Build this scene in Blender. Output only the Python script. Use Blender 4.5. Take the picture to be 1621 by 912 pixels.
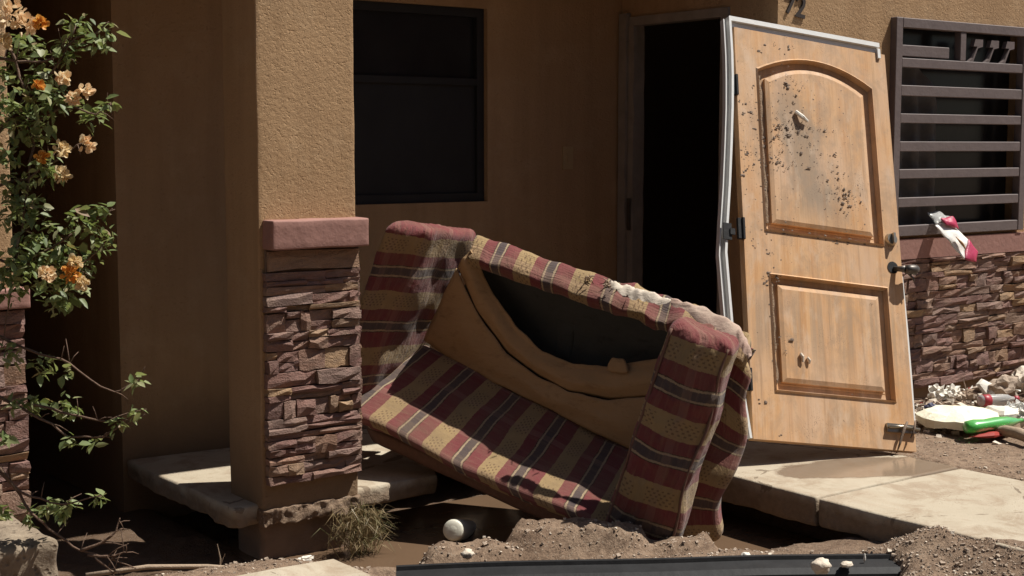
import bpy, bmesh, math, random
from mathutils import Vector, Matrix, noise

random.seed(7)
sc = bpy.context.scene
for o in list(bpy.data.objects):
    bpy.data.objects.remove(o)
COL = sc.collection

# ------------------------------------------------------------------ camera
cam_d = bpy.data.cameras.new('camera')
cam = bpy.data.objects.new('camera', cam_d)
COL.objects.link(cam)
cam.location = (0, 0, 1.42)
cam.rotation_euler = (math.radians(90 - 5.572), 0, math.radians(53.13 - 90))
cam_d.sensor_width = 36
cam_d.lens = 2296 / 1621 * 36
cam_d.clip_start = 0.05
cam_d.clip_end = 500
sc.camera = cam

# ------------------------------------------------------------------ sky and sun
SUN = Vector((0.50, -0.27, 1.0)).normalized()
world = bpy.data.worlds.new('World')
sc.world = world
world.use_nodes = True
wn = world.node_tree
wn.nodes.clear()
sky = wn.nodes.new('ShaderNodeTexSky')
sky.sky_type = 'NISHITA'
sky.sun_disc = False
sky.sun_elevation = math.asin(SUN.z)
sky.sun_rotation = math.atan2(SUN.x, SUN.y)
bgn = wn.nodes.new('ShaderNodeBackground')
bgn.inputs['Strength'].default_value = 0.05
wout = wn.nodes.new('ShaderNodeOutputWorld')
wn.links.new(sky.outputs[0], bgn.inputs[0])
wn.links.new(bgn.outputs[0], wout.inputs[0])
sun_d = bpy.data.lights.new('sun', 'SUN')
sun_d.energy = 5.0
sun_d.angle = math.radians(0.53)
sun_d.color = (1.0, 0.95, 0.87)
sun = bpy.data.objects.new('sun', sun_d)
COL.objects.link(sun)
sun.rotation_euler = (-SUN).to_track_quat('-Z', 'Y').to_euler()
sc.view_settings.view_transform = 'Standard'
sc.view_settings.look = 'None'
sc.view_settings.gamma = 1
sc.view_settings.use_curve_mapping = False
sc.view_settings.exposure = 0.42

# ------------------------------------------------------------------ helpers
def V(*a):
    return Vector(a)

def lerp(a, b, t):
    return a + (b - a) * t

def nz(p, s=1.0, off=0.0):
    return noise.noise(Vector((p[0] * s + off, p[1] * s + off * 1.7, p[2] * s - off)))

def sstep(a, b, x):
    t = max(0.0, min(1.0, (x - a) / (b - a)))
    return t * t * (3 - 2 * t)

class N:
    """small node-tree builder"""
    def __init__(self, name):
        self.m = bpy.data.materials.new(name)
        self.m.use_nodes = True
        self.t = self.m.node_tree
        self.t.nodes.clear()
        self.out = self.t.nodes.new('ShaderNodeOutputMaterial')
        self.b = self.t.nodes.new('ShaderNodeBsdfPrincipled')
        self.t.links.new(self.b.outputs[0], self.out.inputs[0])
    def n(self, kind, **kw):
        nd = self.t.nodes.new('ShaderNode' + kind)
        for k, v in kw.items():
            setattr(nd, k, v)
        return nd
    def l(self, a, b):
        self.t.links.new(a, b)
    def set(self, name, v):
        s = self.b.inputs[name]
        if hasattr(v, 'is_output'):
            self.l(v, s)
        else:
            s.default_value = v if not (isinstance(v, tuple) and len(v) == 3) else (*v, 1)
    def co(self, kind='Object'):
        return self.n('TexCoord').outputs[kind]
    def pos(self):
        return self.n('NewGeometry').outputs['Position']
    def map(self, vec, scale=(1, 1, 1), loc=(0, 0, 0)):
        m = self.n('Mapping')
        m.inputs['Scale'].default_value = scale
        m.inputs['Location'].default_value = loc
        self.l(vec, m.inputs[0])
        return m.outputs[0]
    def noise(self, vec, scale, detail=4, rough=0.55, dist=0.0):
        t = self.n('TexNoise')
        t.inputs['Scale'].default_value = scale
        t.inputs['Detail'].default_value = detail
        t.inputs['Roughness'].default_value = rough
        t.inputs['Distortion'].default_value = dist
        self.l(vec, t.inputs['Vector'])
        return t.outputs['Fac']
    def vor(self, vec, scale, feature='F1', out='Distance', rand=1.0):
        t = self.n('TexVoronoi', feature=feature)
        t.inputs['Scale'].default_value = scale
        t.inputs['Randomness'].default_value = rand
        self.l(vec, t.inputs['Vector'])
        return t.outputs[out]
    def math(self, op, a, b=None, c=None):
        m = self.n('Math', operation=op)
        for i, v in enumerate((a, b, c)):
            if v is None:
                continue
            if hasattr(v, 'is_output'):
                self.l(v, m.inputs[i])
            else:
                m.inputs[i].default_value = v
        return m.outputs[0]
    def range(self, v, a, b, c=0.0, d=1.0, smooth=False):
        m = self.n('MapRange')
        if smooth:
            m.interpolation_type = 'SMOOTHSTEP'
        self.l(v, m.inputs[0])
        for i, x in enumerate((a, b, c, d)):
            m.inputs[1 + i].default_value = x
        return m.outputs[0]
    def ramp(self, fac, stops, interp='LINEAR'):
        r = self.n('ValToRGB')
        r.color_ramp.interpolation = interp
        e = r.color_ramp.elements
        while len(e) < len(stops):
            e.new(0.5)
        for i, (p, c) in enumerate(stops):
            e[i].position = p
            e[i].color = (*c, 1)
        self.l(fac, r.inputs[0])
        return r.outputs[0]
    def mix(self, fac, a, b, blend='MIX'):
        m = self.n('Mix', data_type='RGBA', blend_type=blend)
        for s, v in ((m.inputs[0], fac), (m.inputs[6], a), (m.inputs[7], b)):
            if hasattr(v, 'is_output'):
                self.l(v, s)
            elif isinstance(v, tuple):
                s.default_value = (*v, 1)
            else:
                s.default_value = v
        return m.outputs[2]
    def bump(self, h, strength=0.5, dist=0.01):
        b = self.n('Bump')
        b.inputs['Strength'].default_value = strength
        b.inputs['Distance'].default_value = dist
        self.l(h, b.inputs['Height'])
        self.l(b.outputs[0], self.b.inputs['Normal'])
    def sep(self, vec):
        s = self.n('SeparateXYZ')
        self.l(vec, s.inputs[0])
        return s.outputs

M = {}

def mk_plain(name, col, rough=0.6, metal=0.0, var=0.25, scale=20, bump=0.0, spec=0.5):
    m = N(name)
    p = m.pos()
    f = m.noise(p, scale, 5, 0.6)
    c = m.mix(f, tuple(max(0, x * (1 - var)) for x in col), tuple(min(1, x * (1 + var)) for x in col))
    m.set('Base Color', c)
    m.set('Roughness', rough)
    m.set('Metallic', metal)
    m.set('Specular IOR Level', spec)
    if bump:
        m.bump(m.noise(p, scale * 3, 6, 0.6), bump, 0.01)
    M[name] = m.m
    return m

def mk_stucco():
    m = N('stucco')
    p = m.pos()
    big = m.noise(p, 1.3, 4, 0.6)
    c = m.mix(big, (0.39, 0.245, 0.13), (0.47, 0.31, 0.175))
    streak = m.noise(m.map(p, (9, 9, 0.7)), 1.0, 4, 0.6)
    c = m.mix(m.range(streak, 0.42, 0.72, 0, 0.5), c, (0.29, 0.18, 0.095))
    blot = m.noise(p, 4.5, 6, 0.7)
    c = m.mix(m.range(blot, 0.52, 0.7, 0, 0.35), c, (0.53, 0.385, 0.24))
    # splashed mud near the ground, fading into dry dust higher up
    z = m.sep(p)[2]
    edge = m.math('ADD', z, m.math('MULTIPLY', m.math('SUBTRACT', m.noise(p, 3.0, 5, 0.65), 0.5), 0.35))
    mud = m.range(edge, 0.0, 0.42, 0.8, 0.0, True)
    c = m.mix(mud, c, (0.20, 0.135, 0.085))
    m.set('Base Color', c)
    m.set('Roughness', 0.93)
    m.set('Specular IOR Level', 0.2)
    h1 = m.noise(p, 48, 9, 0.74)
    pit = m.range(m.noise(p, 95, 2, 0.5), 0.60, 0.72, 0, 1, True)
    h = m.math('SUBTRACT', h1, m.math('MULTIPLY', pit, 0.35))
    m.bump(h, 0.8, 0.009)
    M['stucco'] = m.m
mk_stucco()

def mk_stone():
    m = N('ledge_stone')
    info = m.n('ObjectInfo')
    p = m.pos()
    r = info.outputs['Random']
    c = m.ramp(r, [(0.0, (0.19, 0.102, 0.085)), (0.25, (0.28, 0.155, 0.125)), (0.45, (0.235, 0.138, 0.122)),
                   (0.62, (0.33, 0.195, 0.135)), (0.78, (0.255, 0.17, 0.145)), (0.9, (0.42, 0.27, 0.15)), (1.0, (0.27, 0.145, 0.115))])
    g = m.noise(m.map(p, (1, 1, 2.2)), 24, 6, 0.65)
    c = m.mix(m.range(g, 0.35, 0.7), c, m.mix(0.55, c, (0.10, 0.075, 0.06)))
    dust = m.noise(p, 7, 4, 0.6)
    c = m.mix(m.range(dust, 0.5, 0.75, 0, 0.5), c, (0.33, 0.235, 0.165))
    m.set('Base Color', c)
    m.set('Roughness', 0.88)
    m.set('Specular IOR Level', 0.3)
    m.bump(m.math('ADD', m.noise(m.map(p, (1, 1, 2)), 40, 6, 0.65), m.noise(p, 160, 3, 0.6)), 0.9, 0.007)
    M['ledge_stone'] = m.m
mk_stone()

def mk_mortar():
    m = N('mortar')
    p = m.pos()
    c = m.mix(m.noise(p, 14, 5), (0.13, 0.085, 0.06), (0.23, 0.155, 0.11))
    m.set('Base Color', c)
    m.set('Roughness', 0.95)
    m.bump(m.noise(p, 90, 5, 0.6), 0.8, 0.006)
    M['mortar'] = m.m
mk_mortar()

def mk_concrete():
    m = N('concrete')
    p = m.pos()
    a = m.noise(p, 2.2, 6, 0.62)
    c = m.mix(m.range(a, 0.3, 0.7), (0.36, 0.305, 0.225), (0.45, 0.395, 0.305))
    b = m.noise(p, 5, 6, 0.7, 0.6)
    c = m.mix(m.range(b, 0.48, 0.63, 0, 0.7), c, (0.275, 0.205, 0.14))
    crk = m.vor(m.map(p, (1, 1, 0.2), (0.3, 0.1, 0)), 1.35, 'DISTANCE_TO_EDGE')
    crk = m.math('LESS_THAN', m.math('ADD', crk, m.math('MULTIPLY', m.math('SUBTRACT', m.noise(p, 9, 5), 0.5), 0.10)), 0.004)
    c = m.mix(m.math('MULTIPLY', crk, 0.7), c, (0.12, 0.085, 0.055))
    # dried silt brushed along the path
    silt = m.noise(m.map(p, (3.5, 1.1, 3)), 1.3, 5, 0.65, 0.4)
    c = m.mix(m.range(silt, 0.55, 0.72, 0, 0.65), c, (0.33, 0.25, 0.175))
    sp = m.vor(p, 60)
    c = m.mix(m.math('MULTIPLY', m.math('LESS_THAN', sp, 0.16), m.range(m.noise(p, 3.5, 3), 0.5, 0.62)), c, (0.16, 0.105, 0.065))
    # soil clinging to the broken sides
    nrm = m.n('NewGeometry').outputs['Normal']
    side = m.range(m.sep(nrm)[2], 0.55, 0.85, 1, 0)
    low = m.range(m.math('ADD', m.sep(p)[2], m.math('MULTIPLY', m.noise(p, 9, 4), 0.07)), -0.01, 0.03, 1, 0)
    soil = m.mix(m.noise(p, 30, 5), (0.13, 0.085, 0.055), (0.30, 0.22, 0.15))
    c = m.mix(m.math('MULTIPLY', m.math('MULTIPLY', side, low), 0.9), c, soil)
    # water still soaking the path below the door: a long damp tongue between two points
    sx, sy = m.sep(p)[0], m.sep(p)[1]
    wob = m.math('MULTIPLY', m.math('SUBTRACT', m.noise(p, 7, 5, 0.6), 0.5), 0.16)
    a1 = m.math('ADD', m.math('MULTIPLY', m.math('SUBTRACT', sx, 5.13), 0.93), m.math('MULTIPLY', m.math('SUBTRACT', sy, 4.10), -0.37))
    a2 = m.math('ADD', m.math('MULTIPLY', m.math('SUBTRACT', sx, 5.13), 0.37), m.math('MULTIPLY', m.math('SUBTRACT', sy, 4.10), 0.93))
    dd = m.math('SQRT', m.math('ADD', m.math('POWER', m.math('DIVIDE', a1, 0.56), 2), m.math('POWER', m.math('DIVIDE', a2, 0.21), 2)))
    wet = m.math('MULTIPLY', m.range(m.math('ADD', dd, m.math('MULTIPLY', wob, 3.0)), 0.86, 1.0, 1, 0, True), m.math('GREATER_THAN', sy, 3.88))
    c = m.mix(m.math('MULTIPLY', wet, 0.85), c, (0.20, 0.145, 0.10))
    m.set('Base Color', c)
    m.set('Roughness', m.math('SUBTRACT', 0.88, m.math('MULTIPLY', wet, 0.76)))
    m.set('Specular IOR Level', 0.3)
    h = m.math('ADD', m.math('MULTIPLY', m.noise(p, 130, 4, 0.6), 0.3), m.math('MULTIPLY', m.noise(p, 12, 5, 0.6), 0.6))
    h = m.math('ADD', h, m.math('MULTIPLY', m.math('MULTIPLY', side, low), m.math('MULTIPLY', m.noise(p, 45, 5, 0.7), 2.0)))
    h = m.math('MULTIPLY', h, m.math('SUBTRACT', 1.0, m.math('MULTIPLY', wet, 0.9)))
    m.bump(h, 0.55, 0.012)
    M['concrete'] = m.m
mk_concrete()

def mk_mud():
    m = N('mud')
    p = m.pos()
    a = m.noise(p, 3.2, 6, 0.6)
    c = m.mix(m.range(a, 0.3, 0.7), (0.215, 0.143, 0.095), (0.32, 0.228, 0.157))
    g = m.noise(p, 32, 6, 0.7)
    c = m.mix(m.range(g, 0.45, 0.62), c, m.mix(0.6, c, (0.085, 0.05, 0.032)))
    st = m.vor(p, 85)
    stc = m.vor(p, 85, out='Color')
    rnd = m.sep(stc)[0]
    peb = m.math('MULTIPLY', m.math('LESS_THAN', st, 0.32), m.math('GREATER_THAN', rnd, 0.72))
    c = m.mix(m.math('MULTIPLY', peb, 0.6), c, (0.38, 0.30, 0.225))
    z = m.sep(p)[2]
    damp = m.range(m.math('ADD', z, m.math('MULTIPLY', m.noise(p, 6, 4), 0.06)), -0.16, -0.07, 1, 0)
    c = m.mix(m.math('MULTIPLY', damp, 0.75), c, (0.115, 0.072, 0.045))
    m.set('Base Color', c)
    wet = m.range(m.math('ADD', z, m.math('MULTIPLY', m.noise(p, 6, 4), 0.06)), -0.17, -0.10, 0.35, 0.93)
    m.set('Roughness', wet)
    m.set('Specular IOR Level', 0.3)
    h = m.math('ADD', m.noise(p, 28, 8, 0.7), m.math('MULTIPLY', m.noise(p, 120, 5, 0.7), 0.5))
    h = m.math('ADD', h, m.math('MULTIPLY', peb, 0.25))
    m.bump(h, 0.9, 0.018)
    M['mud'] = m.m
mk_mud()

def mk_water():
    m = N('muddy_water')
    p = m.pos()
    c = m.mix(m.noise(p, 2.0, 4, 0.6), (0.105, 0.066, 0.040), (0.15, 0.096, 0.060))
    m.set('Base Color', c)
    m.set('Roughness', 0.16)
    m.set('IOR', 1.33)
    m.bump(m.noise(p, 7, 3, 0.5), 0.12, 0.01)
    M['muddy_water'] = m.m
mk_water()

def mk_wood():
    m = N('door_wood')
    o = m.co('Object')
    g = m.noise(m.map(o, (26, 26, 1.5)), 1.0, 6, 0.65, 0.25)
    g2 = m.noise(m.map(o, (90, 90, 2.2)), 1.0, 4, 0.6)
    c = m.ramp(g, [(0.22, (0.42, 0.205, 0.08)), (0.45, (0.54, 0.30, 0.135)), (0.6, (0.59, 0.355, 0.18)), (0.8, (0.47, 0.25, 0.11))])
    c = m.mix(m.range(g2, 0.5, 0.72, 0, 0.3), c, (0.40, 0.215, 0.095))
    big = m.noise(m.map(o, (5, 5, 2)), 1.0, 5, 0.6)
    c = m.mix(m.range(big, 0.42, 0.66, 0, 0.7), c, (0.55, 0.385, 0.265))
    # grey silt film, thickest around the upper panel's left and running down
    x, y, z = m.sep(o)[0], m.sep(o)[1], m.sep(o)[2]
    wob = m.math('MULTIPLY', m.math('SUBTRACT', m.noise(m.map(o, (6, 6, 3)), 1.0, 5, 0.65), 0.5), 0.55)
    dx = m.math('SUBTRACT', x, m.math('ADD', 0.33, m.math('MULTIPLY', m.math('SUBTRACT', 1.5, z), 0.28)))
    d = m.math('ADD', m.math('MULTIPLY', m.math('ABSOLUTE', dx), 1.0), wob)
    band = m.range(d, 0.03, 0.17, 1, 0, True)
    zz = m.math('MULTIPLY', m.range(z, 1.02, 1.2, 0, 1, True), m.range(z, 1.6, 1.85, 1, 0, True))
    c = m.mix(m.math('MULTIPLY', m.math('MULTIPLY', band, zz), 0.8), c, (0.25, 0.195, 0.14))
    run = m.noise(m.map(o, (34, 34, 0.8)), 1.0, 3, 0.6)
    low = m.math('MULTIPLY', m.range(z, 0.25, 0.5, 0, 1, True), m.range(z, 0.6, 0.78, 1, 0, True))
    c = m.mix(m.math('MULTIPLY', m.math('MULTIPLY', m.range(run, 0.45, 0.62), low), 0.65), c, (0.33, 0.235, 0.155))
    c = m.mix(m.range(m.noise(m.map(o, (30, 30, 1.0)), 1.0, 3, 0.7), 0.56, 0.72, 0, 0.6), c, (0.31, 0.185, 0.10))
    bl = m.noise(m.map(o, (7, 7, 4.5), (3, 1, 7)), 1.0, 7, 0.72, 0.5)
    c = m.mix(m.range(bl, 0.47, 0.63, 0, 0.72), c, (0.37, 0.245, 0.15))
    pale = m.noise(m.map(o, (9, 9, 3.0), (9, 4, 1)), 1.0, 6, 0.7, 0.4)
    c = m.mix(m.range(pale, 0.54, 0.70, 0, 0.55), c, (0.60, 0.46, 0.34))
    fl = m.vor(m.map(o, (1, 1, 1)), 120)
    near = m.range(m.noise(o, 5.5, 4, 0.6), 0.52, 0.66)
    c = m.mix(m.math('MULTIPLY', m.math('MULTIPLY', m.math('LESS_THAN', fl, 0.22), near), 0.8), c, (0.14, 0.085, 0.05))
    m.set('Base Color', c)
    m.set('Roughness', m.range(g, 0.3, 0.7, 0.5, 0.75))
    m.set('Specular IOR Level', 0.3)
    m.bump(m.math('ADD', g2, m.math('MULTIPLY', m.noise(o, 30, 5, 0.6), 0.6)), 0.25, 0.004)
    M['door_wood'] = m.m
mk_wood()

def mk_plaid():
    m = N('plaid_fabric')
    uv = m.n('UVMap').outputs[0]
    s = m.sep(uv)
    wx = m.math('MULTIPLY', m.math('SUBTRACT', m.noise(uv, 22, 3), 0.5), 0.010)
    u = m.math('ADD', s[0], m.math('ADD', wx, m.math('MULTIPLY', m.math('SUBTRACT', m.noise(uv, 190, 2), 0.5), 0.008)))
    v = s[1]
    f = m.math('FRACT', m.math('DIVIDE', u, 0.27))
    tan = (0.36, 0.255, 0.12); mar = (0.165, 0.022, 0.036); nav = (0.05, 0.045, 0.055); cre = (0.38, 0.30, 0.19); drk = (0.035, 0.012, 0.012)
    c = m.ramp(f, [(0.0, tan), (0.31, mar), (0.515, drk), (0.53, cre), (0.56, nav), (0.69, cre), (0.72, drk), (0.735, mar), (0.985, tan)], 'CONSTANT')
    # cross stripes
    fv = m.math('FRACT', m.math('DIVIDE', v, 0.16))
    cross = m.ramp(fv, [(0.0, (0.0, 0, 0)), (0.42, (1, 1, 1)), (0.62, (0, 0, 0))], 'CONSTANT')
    lighter = m.mix(0.28, c, (0.36, 0.22, 0.17))
    c = m.mix(m.math('MULTIPLY', m.sep(cross)[0], 0.85), c, lighter)
    # small woven dashes inside the tan bands
    du = m.math('FRACT', m.math('MULTIPLY', u, 1 / 0.012))
    dv = m.math('FRACT', m.math('ADD', m.math('MULTIPLY', v, 1 / 0.021), m.math('MULTIPLY', m.math('FLOOR', m.math('MULTIPLY', u, 1 / 0.012)), 0.5)))
    dash = m.math('MULTIPLY', m.math('LESS_THAN', du, 0.5), m.math('LESS_THAN', dv, 0.42))
    intan = m.math('MULTIPLY', m.math('MULTIPLY', m.math('LESS_THAN', f, 0.27), m.math('GREATER_THAN', f, 0.05)), m.math('GREATER_THAN', fv, 0.3))
    c = m.mix(m.math('MULTIPLY', m.math('MULTIPLY', dash, intan), 0.75), c, (0.10, 0.055, 0.03))
    c = m.mix(0.22, c, (0.19, 0.115, 0.075))
    dirt = m.noise(m.pos(), 6, 5, 0.65)
    c = m.mix(m.range(dirt, 0.42, 0.74, 0.03, 0.5), c, (0.165, 0.115, 0.075))
    wear = m.noise(m.map(uv, (5, 60, 1)), 1.0, 4, 0.6)
    c = m.mix(m.range(wear, 0.5, 0.75, 0, 0.3), c, (0.25, 0.17, 0.105))
    m.set('Base Color', c)
    m.set('Roughness', 0.92)
    m.set('Specular IOR Level', 0.15)
    m.set('Sheen Weight', 0.12)
    weave = m.math('ADD', m.math('SINE', m.math('MULTIPLY', u, 1300)), m.math('SINE', m.math('MULTIPLY', v, 1300)))
    h = m.math('ADD', m.math('MULTIPLY', weave, 0.03), m.math('MULTIPLY', m.noise(uv, 26, 5, 0.6), 0.5))
    fold = m.noise(m.map(uv, (3.0, 34.0, 1)), 1.0, 5, 0.6, 1.0)
    big = m.noise(uv, 9, 5, 0.6, 0.8)
    taut = m.math('LESS_THAN', v, 5.0)
    h = m.math('ADD', h, m.math('MULTIPLY', m.math('ADD', m.math('MULTIPLY', fold, 1.2), m.math('MULTIPLY', big, 2.0)), m.math('ADD', m.math('MULTIPLY', taut, 0.85), 0.15)))
    m.bump(h, 0.6, 0.014)
    M['plaid_fabric'] = m.m
mk_plaid()

def mk_burlap(name, a, b, rough=0.95):
    m = N(name)
    p = m.pos()
    c = m.mix(m.noise(p, 5, 5, 0.65), a, b)
    c = m.mix(m.range(m.noise(m.map(p, (4, 4, 9)), 2.5, 5, 0.7), 0.55, 0.72, 0, 0.5), c, tuple(x * 0.5 for x in a))
    m.set('Base Color', c)
    m.set('Roughness', rough)
    m.set('Specular IOR Level', 0.15)
    m.bump(m.math('ADD', m.math('ADD', m.noise(p, 18, 6, 0.65, 1.0), m.noise(m.map(p, (14, 14, 50)), 1.0, 5, 0.6, 0.8)), m.math('MULTIPLY', m.noise(p, 300, 2), 0.3)), 0.5, 0.009)
    M[name] = m.m
mk_burlap('lining', (0.32, 0.20, 0.10), (0.45, 0.30, 0.165))
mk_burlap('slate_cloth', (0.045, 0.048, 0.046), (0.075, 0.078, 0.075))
mk_burlap('stuffing', (0.46, 0.38, 0.30), (0.70, 0.63, 0.53))

def mk_leaf(name, cols, trans=0.33):
    m = N(name)
    info = m.n('ObjectInfo').outputs['Random']
    isl = m.n('NewGeometry').outputs['Random Per Island']
    r = m.math('FRACT', m.math('ADD', info, m.math('MULTIPLY', isl, 3.7)))
    c = m.ramp(r, cols)
    m.set('Base Color', c)
    m.set('Roughness', 0.5)
    m.set('Specular IOR Level', 0.4)
    tr = m.n('BsdfTranslucent')
    m.l(m.mix(0.3, c, (0.5, 0.6, 0.1), 'MIX') if name == 'leaf' else c, tr.inputs[0])
    ms = m.n('MixShader')
    ms.inputs[0].default_value = trans
    m.l(m.b.outputs[0], ms.inputs[1])
    m.l(tr.outputs[0], ms.inputs[2])
    m.l(ms.outputs[0], m.out.inputs[0])
    M[name] = m.m
mk_leaf('leaf', [(0, (0.10, 0.14, 0.05)), (0.35, (0.17, 0.22, 0.09)), (0.7, (0.25, 0.29, 0.13)), (0.93, (0.32, 0.32, 0.17)), (1, (0.25, 0.15, 0.08))])
mk_leaf('tree_leaf', [(0, (0.04, 0.06, 0.02)), (1, (0.08, 0.10, 0.04))], 0.15)
mk_leaf('bract_peach', [(0, (0.80, 0.54, 0.31)), (1, (0.86, 0.72, 0.47))], 0.3)
mk_leaf('bract_cream', [(0, (0.72, 0.52, 0.24)), (1, (0.80, 0.66, 0.42))], 0.35)
mk_leaf('bract_orange', [(0, (0.66, 0.27, 0.05)), (1, (0.75, 0.40, 0.08))], 0.35)
mk_leaf('dry_grass', [(0, (0.20, 0.145, 0.075)), (0.6, (0.30, 0.225, 0.12)), (1, (0.14, 0.15, 0.06))], 0.2)

def mk_old():
    m = N('old_concrete')
    p = m.pos()
    c = m.mix(m.range(m.noise(p, 7, 6, 0.7), 0.35, 0.65), (0.17, 0.125, 0.085), (0.33, 0.265, 0.19))
    pit = m.range(m.vor(p, 38), 0.12, 0.32, 1, 0)
    c = m.mix(m.math('MULTIPLY', pit, 0.6), c, (0.10, 0.07, 0.045))
    m.set('Base Color', c)
    m.set('Roughness', 0.92)
    m.bump(m.math('SUBTRACT', m.math('ADD', m.noise(p, 60, 6, 0.7), m.noise(p, 14, 4)), m.math('MULTIPLY', pit, 0.7)), 0.8, 0.012)
    M['old_concrete'] = m.m
mk_old()
mk_plain('asphalt', (0.05, 0.048, 0.046), 0.9, bump=0.4, scale=40)
mk_plain('blocker_paint', (0.24, 0.12, 0.08), 0.9, bump=0.3)
mk_plain('twig', (0.14, 0.085, 0.055), 0.85, bump=0.5, scale=60)
mk_plain('pale_twig', (0.36, 0.27, 0.19), 0.85, bump=0.4, scale=60)
mk_plain('band_paint', (0.30, 0.155, 0.125), 0.8, var=0.18, scale=9, bump=0.35)
mk_plain('grille_paint', (0.135, 0.105, 0.10), 0.62, var=0.25, scale=14, bump=0.2)
mk_plain('trim_grey', (0.27, 0.23, 0.195), 0.75, var=0.4, scale=10, bump=0.3)
mk_plain('roof_plaster', (0.30, 0.19, 0.10), 0.95, var=0.15, bump=0.3)
mk_plain('dark_room', (0.34, 0.27, 0.20), 0.95, var=0.2)
mk_plain('screen_dark', (0.022, 0.022, 0.023), 0.6, var=0.5, scale=5, spec=0.3)
mk_plain('pane_glass', (0.018, 0.019, 0.021), 0.22, var=0.6, scale=4, spec=0.22)
mk_plain('curtain', (0.14, 0.135, 0.13), 0.9, var=0.98, scale=6)
mk_plain('white_metal', (0.68, 0.68, 0.66), 0.4, var=0.12, scale=12, bump=0.1)
mk_plain('brass_steel', (0.40, 0.355, 0.28), 0.32, 0.85, var=0.3, scale=40)
mk_plain('dark_steel', (0.10, 0.09, 0.08), 0.45, 0.6, var=0.4, scale=40)
mk_plain('wet_mud', (0.15, 0.10, 0.066), 0.7, var=0.4, scale=60, bump=0.5)
mk_plain('dried_mud', (0.25, 0.175, 0.115), 0.95, var=0.5, scale=45, bump=0.8)
mk_plain('switch_plate', (0.42, 0.30, 0.16), 0.5, var=0.1)
mk_plain('black_plastic', (0.016, 0.016, 0.017), 0.65, var=0.6, scale=11, bump=0.2, spec=0.25)
mk_plain('grey_plastic', (0.10, 0.098, 0.095), 0.8, var=0.3, scale=9, bump=0.1)
mk_plain('pvc', (0.62, 0.60, 0.50), 0.55, var=0.25, scale=30, bump=0.15)
mk_plain('foam', (0.78, 0.74, 0.58), 0.8, var=0.14, scale=16, bump=0.5)
mk_plain('white_scrap', (0.72, 0.68, 0.60), 0.75, var=0.2, scale=14, bump=0.3)
mk_plain('rubble', (0.34, 0.265, 0.20), 0.9, var=0.45, scale=22, bump=0.6)
mk_plain('pale_rubble', (0.60, 0.52, 0.42), 0.9, var=0.25, scale=22, bump=0.5)
mk_plain('blue_scrap', (0.03, 0.035, 0.08), 0.6)
mk_plain('red_label', (0.36, 0.03, 0.045), 0.45, var=0.2)
mk_plain('red_scrap', (0.33, 0.03, 0.02), 0.7, var=0.3)
mk_plain('digit_paint', (0.035, 0.025, 0.02), 0.6)
mk_plain('bag_red', (0.42, 0.035, 0.09), 0.42, var=0.35, scale=18, bump=0.3)
mk_plain('bag_white', (0.76, 0.74, 0.70), 0.4, var=0.1, scale=18, bump=0.3)
mk_plain('bag_brown', (0.40, 0.22, 0.09), 0.5)

def mk_plastic(name, col, rough, trans):
    m = N(name)
    m.set('Base Color', col)
    m.set('Roughness', rough)
    m.set('Transmission Weight', trans)
    m.set('IOR', 1.3)
    M[name] = m.m
mk_plastic('green_plastic', (0.10, 0.50, 0.11), 0.28, 0.35)
mk_plastic('clear_plastic', (0.72, 0.72, 0.70), 0.2, 0.6)

# ---- object builders
def root_of(o):
    while o.parent:
        o = o.parent
    return o

def mesh_obj(name, verts, faces, mat, parent=None, smooth=False, uvs=None, world_coords=True):
    me = bpy.data.meshes.new(name)
    off = Vector((0, 0, 0))
    if parent is not None and world_coords:
        off = root_of(parent).location
    me.from_pydata([tuple(Vector(v) - off) for v in verts], [], faces)
    if uvs:
        uvl = me.uv_layers.new(name='UVMap')
        for lp in me.loops:
            uvl.data[lp.index].uv = uvs[lp.vertex_index]
    if smooth:
        for p in me.polygons:
            p.use_smooth = True
    me.materials.append(M[mat] if isinstance(mat, str) else mat)
    me.update()
    o = bpy.data.objects.new(name, me)
    COL.objects.link(o)
    if parent is not None:
        o.parent = parent
    return o

def tag(o, label=None, cat=None, group=None, kind=None):
    if label: o['label'] = label
    if cat: o['category'] = cat
    if group: o['group'] = group
    if kind: o['kind'] = kind
    return o

def thing(name, label, cat, loc=(0, 0, 0), group=None):
    o = bpy.data.objects.new(name, None)
    o.empty_display_size = 0.1
    COL.objects.link(o)
    o.location = loc
    return tag(o, label, cat, group)

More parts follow.
